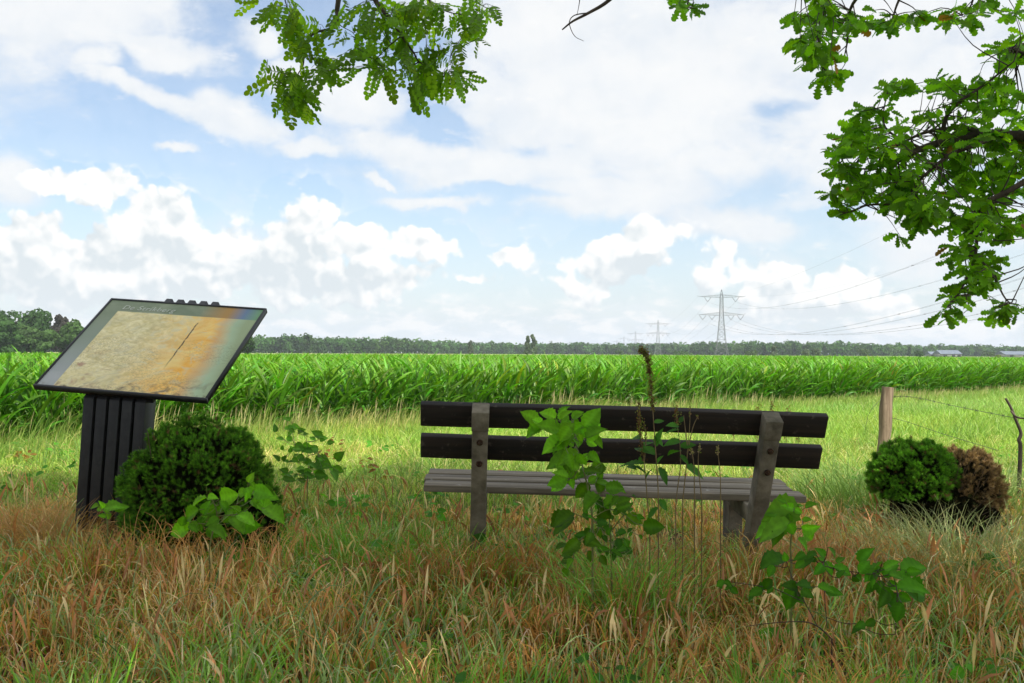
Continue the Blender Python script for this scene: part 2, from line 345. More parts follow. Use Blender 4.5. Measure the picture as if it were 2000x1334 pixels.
# ------------------------------------------------------------------ ground
# corn edge: near left to far right
E0, E1 = np.array([-9.5, 8.2]), np.array([24.5, 39.3])
ED = (E1-E0)/np.linalg.norm(E1-E0); EN = np.array([-ED[1], ED[0]])      # EN points into the field
def into_field(x, y): return (x-E0[0])*EN[0]+(y-E0[1])*EN[1]
def gz(x, y):
    x, y = np.asarray(x, float), np.asarray(y, float)
    b = (vnoise(x, y, .9, 3)-.5)*.07+(vnoise(x, y, .3, 4)-.5)*.03
    return b*np.clip(1-(np.abs(y)-14)/10, 0, 1)
def ground():
    def axis(a, b, fine0, fine1, f):
        near = np.arange(fine0, fine1+f/2, f)
        lo = fine0-np.geomspace(f, fine0-a, 26)[::-1]; hi = fine1+np.geomspace(f, b-fine1, 26)
        return np.concatenate([lo, near, hi])
    xs, ys = axis(-9000, 9000, -9, 9, .15), axis(-200, 12000, -1, 17, .15)
    X, Y = np.meshgrid(xs, ys); Z = gz(X, Y)
    V = np.stack([X, Y, Z], -1).reshape(-1, 3); n = len(xs)
    i, j = np.meshgrid(np.arange(len(ys)-1), np.arange(n-1), indexing='ij')
    F = np.stack([i*n+j, i*n+j+1, (i+1)*n+j+1, (i+1)*n+j], -1).reshape(-1, 4)
    m, nt, N, L = mat_new('ground')
    g = N('ShaderNodeNewGeometry'); sp = N('ShaderNodeSeparateXYZ'); L(g.outputs['Position'], sp.inputs[0])
    def no(s, d=5):
        t = N('ShaderNodeTexNoise'); t.inputs['Scale'].default_value = s; t.inputs['Detail'].default_value = d; L(g.outputs['Position'], t.inputs['Vector']); return t.outputs['Fac']
    def mix(f, a, b):
        n = N('ShaderNodeMix'); n.data_type = 'RGBA'; L(f, n.inputs[0])
        for k, v in ((6, a), (7, b)):
            if isinstance(v, tuple): n.inputs[k].default_value = (*v, 1)
            else: L(v, n.inputs[k])
        return n.outputs[2]
    def rg(v, a, b):
        n = N('ShaderNodeMapRange'); L(v, n.inputs[0]); n.inputs[1].default_value = a; n.inputs[2].default_value = b; return n.outputs[0]
    near = mix(rg(no(9), .35, .65), (.025, .016, .008), (.09, .055, .024))
    near = mix(rg(no(1.3), .45, .6), near, (.07, .09, .02))
    mead = mix(rg(no(2.0), .35, .65), (.13, .19, .035), (.22, .28, .06))
    c = mix(rg(sp.outputs[1], 6.5, 9.5), near, mead)
    # distant fields in bands
    st = N('ShaderNodeTexNoise'); mp = N('ShaderNodeMapping'); mp.inputs['Scale'].default_value = (.0012, .006, 1); L(g.outputs['Position'], mp.inputs[0]); L(mp.outputs[0], st.inputs['Vector'])
    st.inputs['Scale'].default_value = 1; st.inputs['Detail'].default_value = 1
    field = mix(rg(st.outputs['Fac'], .47, .53), (.13, .22, .05), (.34, .34, .12))
    c = mix(rg(sp.outputs[1], 60, 160), c, field)
    p = N('ShaderNodeBsdfPrincipled'); L(c, p.inputs['Base Color']); p.inputs['Roughness'].default_value = .95; p.inputs['Specular IOR Level'].default_value = .1
    o = N('ShaderNodeOutputMaterial'); L(p.outputs[0], o.inputs[0])
    mk('ground', [(V, F)], m, smooth=True, kind='structure', label='flat farmland under the grass and crops')
ground()

# ------------------------------------------------------------------ bench
def bench():
    yaw, rl = math.radians(.72), math.radians(1.52)
    root = empty('bench', (.5135, 5.075, 0), (0, rl, yaw), label='wooden plank bench on concrete posts seen from behind in the long grass', cat='bench')
    a = math.atan2(.126, .268); ca, sa = math.cos(a), math.sin(a)       # lean of the back towards the viewer
    def on_back(s, t):   # s up along the rear face of the back planks, t towards the sitter
        return (-.205-sa*s+ca*t, .614+ca*s+sa*t)
    for i, (s0, s1) in enumerate(((0, .119), (.178, .296))):
        n = 40; xs = np.linspace(-.975, .975, n)
        poly = [on_back(s0, 0), on_back(s0, .042), on_back(s1, .042), on_back(s1, 0)]
        V = np.array([(x, y, z+.003*math.sin(x*3+i)) for x in xs for y, z in poly])
        F = np.array([(k*4+q, k*4+(q+1) % 4, (k+1)*4+(q+1) % 4, (k+1)*4+q) for k in range(n-1) for q in range(4)])
        o = mk('backrest_plank', [(V, F), (V, np.array([(3, 2, 1, 0), (n*4-4, n*4-3, n*4-2, n*4-1)]))], M_wood_back, root)
        weld(o); bevel(o, .004)
    zs = lambda y: .454+.058*y
    for i in range(3):
        y0 = i*.174; y1 = y0+.142
        poly = [(y0, zs(y0)-.034), (y1, zs(y1)-.034), (y1, zs(y1)), (y0, zs(y0))]
        e = (.004, -.006, .002)[i]
        o = mk('seat_plank', prism(poly, -.975+e, .975+e*2), M_wood_seat, root); weld(o); bevel(o, .004)
    for sx, cx in ((-1, -.687), (1, .690)):
        w = .0375
        top = .31; bot = -.72
        poly = [on_back(bot-.06, -.002), on_back(bot-.06, -.115), on_back(.165, -.100), on_back(top, -.100), on_back(top, -.002)]
        fr = mk('post', prism(poly, cx-w, cx+w), M_concrete, root); weld(fr); bevel(fr, .006)
        cap = mk('post_head', prism([on_back(.212, -.103), on_back(top+.004, -.103), on_back(top+.004, -.004), on_back(.212, -.004)], cx-w-.003, cx+w+.003), M_concrete, fr); weld(cap); bevel(cap, .004)
        bear = mk('seat_bearer', prism([(-.12, .415), (-.11, .33), (.36, .35), (.46, .43), (.46, .446), (-.1, .414)], cx-w+.004, cx+w-.004), M_concrete, root); weld(bear); bevel(bear, .005)
        lg = mk('front_leg', prism([(.30, -.05), (.40, -.05), (.43, .39), (.27, .36)], cx-w, cx+w), M_concrete, root); weld(lg); bevel(lg, .006)
        for s in (.155, .042):
            y, z = on_back(s, -.102-.012*(1-s/.165) if s < .165 else -.102)
            ax = np.array([0, -ca, -sa])
            g = tube([np.array([cx, y, z])-ax*.004, np.array([cx, y, z])+ax*.005], [.016, .015], 12) + tube([np.array([cx, y, z])+ax*.005, np.array([cx, y, z])+ax*.013], [.0085, .008], 6)
            mk('bolt', g, M_bolt, fr)
    return root
bench()

# ------------------------------------------------------------------ information board
def info_board():
    k = 5.9/6.779
    Mt = np.array([[.986, .163, -.039], [-.154, .793, -.59], [-.065, .587, .807]])
    ctr = np.array([-2.429*k, 5.9, EYE+(1.195-EYE)*k]); W, H = 1.2*k, 1.043*k
    u, v, n = Mt[:, 0], Mt[:, 1], Mt[:, 2]
    d = -np.array([0, 0, 1.])+(u[2])*u; d /= np.linalg.norm(d)
    uc = -.050
    base = ctr+u*uc-v*(H/2-.10)-n*.06; base = base+d*(base[2]/-d[2]); base[2] = 0
    root = empty('information_board', tuple(base), label='slanted information board with a faded yellow map on five black slat legs', cat='information board')
    off = base
    def loc(a, b, e): return ctr+u*a+v*b+n*e-off
    def slab(a0, a1, b0, b1, e0, e1):
        V = np.array([loc(a, b, e) for e in (e0, e1) for b in (b0, b1) for a in (a0, a1)])
        F = np.array([(0, 2, 3, 1), (4, 5, 7, 6), (0, 1, 5, 4), (2, 6, 7, 3), (0, 4, 6, 2), (1, 3, 7, 5)])
        return V, F
    fw, th = .013, .032
    mk('frame', [slab(-W/2, W/2, -H/2, -H/2+fw, -th, 0), slab(-W/2, W/2, H/2-fw, H/2, -th, 0), slab(-W/2, -W/2+fw, -H/2+fw, H/2-fw, -th, 0), slab(W/2-fw, W/2, -H/2+fw, H/2-fw, -th, 0),
                 slab(-W/2+fw, W/2-fw, -H/2+fw, H/2-fw, -th, -.012)], M_blackmetal, root)
    # printed sheet, with its own uv
    m, nt, N, L = mat_new('faded_map_print')
    uv = N('ShaderNodeUVMap'); uv.uv_map = 'UV'; sp = N('ShaderNodeSeparateXYZ'); L(uv.outputs[0], sp.inputs[0]); U, V_ = sp.outputs[0], sp.outputs[1]
    def mth(op, a, b=0.0, clamp=False):
        q = N('ShaderNodeMath'); q.operation = op; q.use_clamp = clamp
        for i, x in enumerate((a, b)):
            if isinstance(x, (int, float)): q.inputs[i].default_value = x
            else: L(x, q.inputs[i])
        return q.outputs[0]
    def no(s, dt=6, dist=0, sc=(1, 1, 1), rough=.6):
        mp = N('ShaderNodeMapping'); mp.inputs['Scale'].default_value = sc; L(uv.outputs[0], mp.inputs[0])
        q = N('ShaderNodeTexNoise'); q.inputs['Scale'].default_value = s; q.inputs['Detail'].default_value = dt; q.inputs['Distortion'].default_value = dist; q.inputs['Roughness'].default_value = rough
        L(mp.outputs[0], q.inputs['Vector']); return q.outputs['Fac']
    def rg(x, a, b, lo=0.0, hi=1.0):
        q = N('ShaderNodeMapRange'); L(x, q.inputs[0])
        for i, w in ((1, a), (2, b), (3, lo), (4, hi)): q.inputs[i].default_value = w
        return q.outputs[0]
    def mix(f, a, b):
        q = N('ShaderNodeMix'); q.data_type = 'RGBA'
        if isinstance(f, float): q.inputs[0].default_value = f
        else: L(f, q.inputs[0])
        for i, x in ((6, a), (7, b)):
            if isinstance(x, tuple): q.inputs[i].default_value = (*x, 1)
            else: L(x, q.inputs[i])
        return q.outputs[2]
    beige = mix(rg(no(11, 10, 1.6, rough=.7), .33, .68), (.60, .50, .22), (.84, .74, .44))
    beige = mix(mth('MULTIPLY', rg(no(3, 7, 1.5), .48, .72), .6), beige, (.38, .38, .22))
    beige = mix(mth('MULTIPLY', rg(no(9, 10, 2.2), .46, .70), .55), beige, (.34, .27, .12))
    beige = mix(mth('MULTIPLY', rg(no(5.3, 9, 2), .50, .66), mth('MULTIPLY', rg(U, .5, .15), rg(V_, .6, .15))), beige, (.34, .16, .12))
    orange = mix(rg(no(3.4, 8, 2.2), .35, .66), (.78, .38, .05), (.84, .60, .20))
    wig = mth('ADD', U, mth('MULTIPLY', mth('SUBTRACT', no(2.2, 6, 1.5), .5), .35))
    c = mix(rg(wig, .36, .76), beige, orange)
    c = mix(mth('MULTIPLY', rg(no(6, 9, 2.5), .52, .62), .55), c, (.60, .55, .36))
    wig2 = mth('ADD', U, mth('ADD', mth('MULTIPLY', mth('SUBTRACT', no(2, 4, .5), .5), .16), mth('MULTIPLY', V_, .06)))
    cr = N('ShaderNodeValToRGB'); L(wig2, cr.inputs[0]); E = cr.color_ramp.elements
    E[0].position = .80; E[0].color = (.60, .36, .14, 0); E[1].position = 1.0; E[1].color = (.30, .36, .20, 1)
    for p_, q_ in ((.86, (.50, .32, .18, .6)), (.91, (.34, .42, .30, .7)), (.945, (.28, .44, .30, .85))): x = E.new(p_); x.color = q_
    c2 = mix(cr.outputs['Alpha'], c, cr.outputs['Color'])
    # text lines of the faded columns
    wv = mth('SINE', mth('MULTIPLY', V_, 420.0)); wds = rg(no(1, 2, 0, (90, 60, 1)), .45, .55)
    txt = mth('MULTIPLY', mth('MULTIPLY', rg(wv, .1, .6), wds), mth('MULTIPLY', rg(no(2.3, 1), .42, .5), rg(V_, .62, .52)))
    c2 = mix(mth('MULTIPLY', txt, .5), c2, (.16, .13, .09))
    # green border: left column and header
    hd = mth('MAXIMUM', rg(U, .098, .096), rg(V_, .868, .870))
    hcol = mix(rg(no(4, 8, 1), .35, .65), (.17, .21, .13), (.27, .30, .20))
    hcol = mix(rg(U, .62, .78), hcol, (.38, .22, .07)); hcol = mix(rg(U, .80, .9), hcol, (.14, .20, .30)); hcol = mix(rg(U, .90, .99), hcol, (.16, .30, .15))
    hcol = mix(rg(V_, .85, .6), hcol, mix(rg(V_, .55, .1), (.23, .27, .20), (.33, .34, .33)))
    c2 = mix(hd, c2, hcol)
    # diagonal scratch
    dx = mth('ABSOLUTE', mth('SUBTRACT', U, mth('ADD', .650, mth('MULTIPLY', mth('SUBTRACT', no(14, 4), .5), .014))))
    scr = mth('MULTIPLY', rg(dx, .006, .002), mth('MULTIPLY', mth('MULTIPLY', rg(V_, .80, .78), rg(V_, .25, .42)), rg(no(25, 4), .3, .45)))
    c2 = mix(scr, c2, (.07, .055, .035))
    spk = rg(no(70, 2), .74, .76); c2 = mix(spk, c2, (.05, .045, .035))
    c2 = mix(mth('MULTIPLY', rg(no(11, 9, 1.5), .5, .66), rg(V_, .2, .02)), c2, (.16, .13, .08))
    p = N('ShaderNodeBsdfPrincipled'); L(c2, p.inputs['Base Color']); L(rg(no(6, 6), .3, .7, .38, .55), p.inputs['Roughness']); p.inputs['Specular IOR Level'].default_value = .15
    o = N('ShaderNodeOutputMaterial'); L(p.outputs[0], o.inputs[0])
    a0, a1, b0, b1 = -W/2+fw, W/2-fw, -H/2+fw, H/2-fw
    sh = mk('map_print', [(np.array([loc(a0, b0, -.006), loc(a1, b0, -.006), loc(a1, b1, -.006), loc(a0, b1, -.006)]), np.array([(0, 1, 2, 3)]))], m, root)
    ul = sh.data.uv_layers.new(name='UV'); ul.data.foreach_set('uv', [0, 0, 1, 0, 1, 1, 0, 1])
    # title lettering
    fc = bpy.data.curves.new('lettering', 'FONT'); fc.body = 'De Strikberg'; fc.size = .062; fc.shear = .15; fc.extrude = .0006; fc.space_character = 1.08
    fo = bpy.data.objects.new('lettering', fc); COL.objects.link(fo); fo.parent = sh
    mt = Matrix.Identity(4); q = loc(-W/2+.125, H/2-.108, -.004)
    for i in range(3): mt[i][0], mt[i][1], mt[i][2], mt[i][3] = u[i], v[i], n[i], q[i]
    fo.matrix_local = mt
    fc.materials.append(solid_mat('faded_white_print', (.40, .42, .33), (.52, .54, .45), 30, .5, bump=0))
    bpy.context.view_layer.update()
    lm = bpy.data.meshes.new_from_object(fo); lo = bpy.data.objects.new('title', lm); COL.objects.link(lo); lo.parent = sh; lo.matrix_local = mt
    bpy.data.objects.remove(fo)
    # five slats: each a leg that bends under the panel and runs on behind it to the top edge
    pitch, w = .0785, .0305
    for i in range(5):
        a = uc+(i-2)*pitch
        g = slab(a-w+.035, a+w+.035, -H/2+.03, H/2+.085, -th-.055, -th-.002)
        V = g[0].copy(); V[6] += u*.010; V[7] -= u*.010
        sl_ = mk('slat', [(V, g[1])], M_blackmetal, root); weld(sl_); bevel(sl_, .003)
        # leg with a chamfered shoulder; deep in the direction away from the viewer
        t1 = np.cross(u, d); t1 = t1/np.linalg.norm(t1)
        if t1[1] < 0: t1 = -t1
        P0 = loc(a, -H/2+.035, -th-.004)
        Lg = (P0+off)[2]/-d[2]+.02
        prof = [(.02, .015), (.0, .045), (.0, Lg), (.12, Lg), (.12, .0), (.07, -.045)]
        pv = np.array([P0+u*s*w+t1*x+d*y for s in (-1, 1) for x, y in prof]); k_ = len(prof)
        F4 = np.array([(q, (q+1) % k_, k_+(q+1) % k_, k_+q) for q in range(k_)])
        lg = mk('leg', [(pv, F4), (pv, np.array([list(range(k_))[::-1]])), (pv, np.array([list(range(k_, 2*k_))]))], M_blackmetal, root); weld(lg); bevel(lg, .003)
    cb = np.array([loc(uc+s*(2*pitch), -H/2+.1, -th-.085) for s in (-1, 1)])
    mk('cross_bar', tube(cb+d*.35+np.array([0, .03, 0]), .016, 8), M_blackmetal, root)
info_board()

# ------------------------------------------------------------------ dwarf spruces
def bumpy(dirs, seed, amp):
    r = np.random.default_rng(seed); K = r.normal(size=(170, 3)); K = nrm(K)
    s = (dirs@K.T); b = np.exp((s-1)*110).max(1)
    return 1+amp*(b-.45)
def spruce_part(name, root, c, R, ntuft, seed, cols, sharp=.9, core=(.02, .018, .01), droop=.0, nd=34, cut=None):
    r = np.random.default_rng(seed)
    d = nrm(r.normal(size=(ntuft*3, 3))); d = d[d[:, 2] > -.45][:ntuft]
    rad = bumpy(d, seed, .22)
    kk = r.random(len(d)) < np.clip((rad-.925)/.07, .30, 1); d, rad = d[kk], rad[kk]
    P = np.array(c)+d*rad[:, None]*np.array(R)*(1-.10*r.random(len(d))**2)[:, None]
    if cut is not None: k = cut(P); P, d = P[k], d[k]
    P[:, 2] = np.maximum(P[:, 2], .03)
    ax = nrm(nrm(d/np.array(R))+r.normal(size=d.shape)*.35+np.array([0, 0, .35]))
    n = len(P); ti = np.repeat(np.arange(n), nd); s = np.tile(np.linspace(0, 1, nd), n)
    A = ax[ti]; rd = nrm(np.cross(A, r.normal(size=A.shape)))
    ln = (.012+.012*r.random(n))[ti]
    b = P[ti]+A*(s*ln-.012)[:, None]
    dr = nrm(A*(.5+.8*s)[:, None]+rd*(1.0-.3*s)[:, None]); nl = (.015+.009*r.random(len(ti)))*(1.1-.25*s)
    t = b+dr*nl[:, None]; sd = nrm(np.cross(dr, r.normal(size=dr.shape)))*.0013*sharp
    V = np.stack([b-sd, b+sd, t], 1).reshape(-1, 3); F = np.arange(len(V)).reshape(-1, 3)
    cols = np.array(cols); ci = r.random(n)
    h = np.clip((P[:, 2]-c[2])/R[2]*.5+.5, 0, 1)
    cc = cols[0]*(1-ci[:, None])+cols[1]*ci[:, None]
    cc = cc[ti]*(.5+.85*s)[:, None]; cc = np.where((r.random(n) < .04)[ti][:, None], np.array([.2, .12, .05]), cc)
    o = mk(name, [(V, F, np.repeat(cc, 3, 0))], M_needle, root)
    return o
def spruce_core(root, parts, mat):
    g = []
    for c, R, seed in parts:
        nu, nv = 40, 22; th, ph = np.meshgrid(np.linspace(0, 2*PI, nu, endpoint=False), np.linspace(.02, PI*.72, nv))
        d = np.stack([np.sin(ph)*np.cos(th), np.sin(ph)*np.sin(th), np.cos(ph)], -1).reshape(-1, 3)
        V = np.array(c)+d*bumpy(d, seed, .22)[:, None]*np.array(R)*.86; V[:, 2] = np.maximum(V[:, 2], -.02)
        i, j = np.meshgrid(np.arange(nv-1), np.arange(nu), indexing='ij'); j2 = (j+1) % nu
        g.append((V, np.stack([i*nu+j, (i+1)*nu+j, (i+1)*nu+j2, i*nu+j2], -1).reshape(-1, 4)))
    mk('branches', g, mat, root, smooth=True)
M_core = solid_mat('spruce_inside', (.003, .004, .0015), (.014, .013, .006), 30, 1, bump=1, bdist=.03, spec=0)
c = pt(383, 930, 5.35)
r1 = empty('dwarf_spruce', (c[0], c[1], 0), label='dark green rounded dwarf spruce in front of the information board', cat='shrub')
GR = [(.05, .15, .010), (.15, .34, .022)]
p1 = [((.01, 0, .375), (.37, .37, .40), 21), ((.30, -.02, .20), (.17, .2, .30), 23)]
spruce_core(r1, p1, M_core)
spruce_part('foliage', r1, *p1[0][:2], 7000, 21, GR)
spruce_part('foliage', r1, *p1[1][:2], 1100, 23, GR)
def twigs(root, n, R, seed, z0=.05):
    r = np.random.default_rng(seed); g = []
    for _ in range(n):
        a = r.random()*2*PI; d = np.array([math.cos(a), math.sin(a), r.uniform(.2, 1.4)]); d /= np.linalg.norm(d); e = d*np.array(R)*r.uniform(.9, 1.12)+[0, 0, z0]
        g += tube(smoothline([[0, 0, .02], e*.5+r.normal(size=3)*.03, e], 4), np.linspace(.006, .0015, 9), 4, (.12, .08, .05))
    mk('twigs', g, M_stem, root)
twigs(r1, 30, (.42, .42, .78), 5)
c2 = pt(1822, 935, 6.0)
r2 = empty('dwarf_spruce', (c2[0], c2[1], 0), label='dwarf spruce with one half dead and brown, beside the fence post', cat='shrub')
p2 = [((-.12, 0, .41), (.24, .24, .225), 31), ((.19, .05, .35), (.235, .22, .235), 33), ((.07, 0, .2), (.34, .26, .24), 35)]
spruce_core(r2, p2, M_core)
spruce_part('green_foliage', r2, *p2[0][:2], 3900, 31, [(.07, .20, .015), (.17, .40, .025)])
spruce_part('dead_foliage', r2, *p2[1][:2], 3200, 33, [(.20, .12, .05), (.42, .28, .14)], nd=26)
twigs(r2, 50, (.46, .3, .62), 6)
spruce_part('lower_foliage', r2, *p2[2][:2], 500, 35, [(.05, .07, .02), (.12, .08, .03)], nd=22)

# ------------------------------------------------------------------ fence post, wires, dead branch
def fence():
    d = 9.6; t = pt(1733, 756, d); b = pt(1726, 870, d); ax = nrm(t-b); b = b-ax*(b[2]+.05)/ax[2]
    root = empty('fence_post', (b[0], b[1], 0), label='round rough wooden fence post standing at the meadow edge', cat='fence post')
    k = 14; L_ = np.linalg.norm(t-b); nn = 14
    pts = [ax*L_*i/(k-1)+np.array([0, 0, b[2]])+np.array([.004*math.sin(i*1.1), 0, 0]) for i in range(k)]
    g = tube(pts, [.058+.004*math.sin(i*.9) for i in range(k-1)]+[.055], nn)
    V = g[0][0]
    for q in range(len(V)): V[q][:2] += .005*np.array([math.sin(q % nn*2.7), math.cos(q % nn*1.9)])
    g = [(V, g[0][1]), (V, g[1][1])]
    mk('shaft', g, M_post, root)
    def wire(name, pts, lab, barbs=0, r=.0022):
        p = smoothline(pts, 12); o = Vector(p[0]); g = tube(p-p[0], r, 4)
        for i in range(barbs):
            q = (p-p[0])[int((i+.5)*len(p)/barbs)]
            for s in (-1, 1): g += tube([q-np.array([.012, 0, .014*s]), q+np.array([.012, 0, .014*s])], r*.8, 3)
        w = mk(name, g, M_wire, **{'label': lab, 'cat': 'wire', 'group': 'sagging fence wires'}); w.location = o
    wire('fence_wire', [pt(1742, 775, 9.6), pt(1780, 775, 9.4), pt(1860, 792, 8.7), pt(1930, 806, 8), pt(2000, 818, 7.4), pt(2060, 815, 6.9)], 'upper barbed wire running right from the fence post to the dead branch', 14)
    wire('fence_wire', [pt(1738, 815, 9.6), pt(1775, 825, 9.4), pt(1850, 850, 9), pt(1950, 880, 8.2)], 'lower thin wire leaving the fence post into the grass on the right')
    wire('fence_wire', [pt(1724, 778, 9.6), pt(1708, 792, 9.5), pt(1696, 812, 9.5), pt(1690, 840, 9.5)], 'loose wire end curling down left of the fence post')
    bp = [pt(1993, 880, 7.2), pt(1990, 860, 7.2), pt(1994, 846, 7.2), pt(1984, 820, 7.2), pt(1974, 795, 7.2), pt(1964, 778, 7.2)]
    bp = [np.array([bp[0][0]-.02, bp[0][1], 0])]+bp
    o = np.array([bp[0][0], bp[0][1], 0])
    g = tube(smoothline(np.array(bp)-o, 4), np.linspace(.016, .008, (len(bp)-1)*4+1), 7)
    side = [pt(1975, 803, 7.2), pt(1985, 814, 7.15), pt(2003, 817, 7.1), pt(2030, 812, 7.0)]
    g += tube(smoothline(np.array(side)-o, 4), np.linspace(.009, .004, 13), 6)
    mk('dead_branch', g, M_bark, **{'label': 'crooked dead branch sticking up at the right edge', 'cat': 'branch'}).location = Vector(o)
fence()

# ------------------------------------------------------------------ corn field
def corn():
    G = []; r = np.random.default_rng(77)
    lp = ([0, .08, .3, .6, .85, 1], [.35, .75, 1, .82, .42, .03])
    def plants(u0, u1, v0, v1, row, gap, nl, S, across, hm=1.0, wmul=1.0, frustum=True, stalk=False):
        us = np.arange(u0, u1, gap); vs = np.arange(v0, v1, row)
        Ug, Vg = np.meshgrid(us, vs); Ug = Ug.ravel()+r.normal(size=Ug.size)*gap*.3; Vg = Vg.ravel()+r.normal(size=Vg.size)*.05
        X = E0[0]+ED[0]*Ug+EN[0]*Vg; Y = E0[1]+ED[1]*Ug+EN[1]*Vg
        k = (np.abs(X) < .54*Y+1.5) & (Y > 2); X, Y, Vg = X[k], Y[k], Vg[k]
        n = len(X); h = (1.04+.20*(vnoise(X, Y, 2.2, 9)-.5)+r.normal(size=n)*.08)*hm
        h = h*(1-.08*np.clip((Y-15)/20, 0, 1))
        for j in range(nl):
            f = (j+.5)/nl if nl > 5 else .55+.42*(j+.5)/nl
            z = h*(.06+.62*f); up = f > .8
            az = (j % 2)*PI+r.normal(size=n)*.55+(vnoise(X, Y, 4, 5)-.5)*2
            az = az*.86                                   # wind bends the leaves to the right
            L_ = (.55+.18*math.sin(PI*min(f, .9)))*(.62+.42*r.random(n))*(.66 if f > .85 else 1)
            th0 = (.42-.25*f)+r.random(n)*.3; cu = (1.9-1.15*f)*(.45+.75*r.random(n))
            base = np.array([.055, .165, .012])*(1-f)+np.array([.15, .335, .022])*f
            c = base*(.6+.7*r.random((n, 1)))*(1+.12*r.normal(size=(n, 3)))
            yl = r.random(n) < .03; c[yl] = c[yl]*[2.2, 1.3, 1.5]
            W = (.042+.028*r.random(n))*wmul
            P = np.stack([X+r.normal(size=n)*.02, Y+r.normal(size=n)*.02, z], -1)
            # keep leaf tips under about 1.3 m
            G.append(ribbons(P, az, th0, cu, L_, W, S, lp, r.normal(size=n)*.5, np.clip(c, .01, 1), np.clip(c*1.12, .01, 1), across, .35, 1.3, r.normal(size=n)*.5))
        if stalk:
            P = np.stack([X, Y, np.zeros(n)], -1)
            for a in (0, PI/2): G.append(ribbons(P, a, .03, .02, h*.85, .028, 2, ([0, 1], [1, .6]), PI/2, (.06, .14, .02)))
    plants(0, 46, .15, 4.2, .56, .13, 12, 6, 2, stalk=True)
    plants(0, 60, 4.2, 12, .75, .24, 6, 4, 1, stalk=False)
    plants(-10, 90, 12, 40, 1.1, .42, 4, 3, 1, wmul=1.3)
    plants(-30, 170, 40, 110, 2.2, .9, 4, 3, 1, wmul=2.2)
    mk('corn_crop', G, M_corn, smooth=True, kind='stuff', label='dense field of young green maize behind the grass strip', cat='crop')
corn()

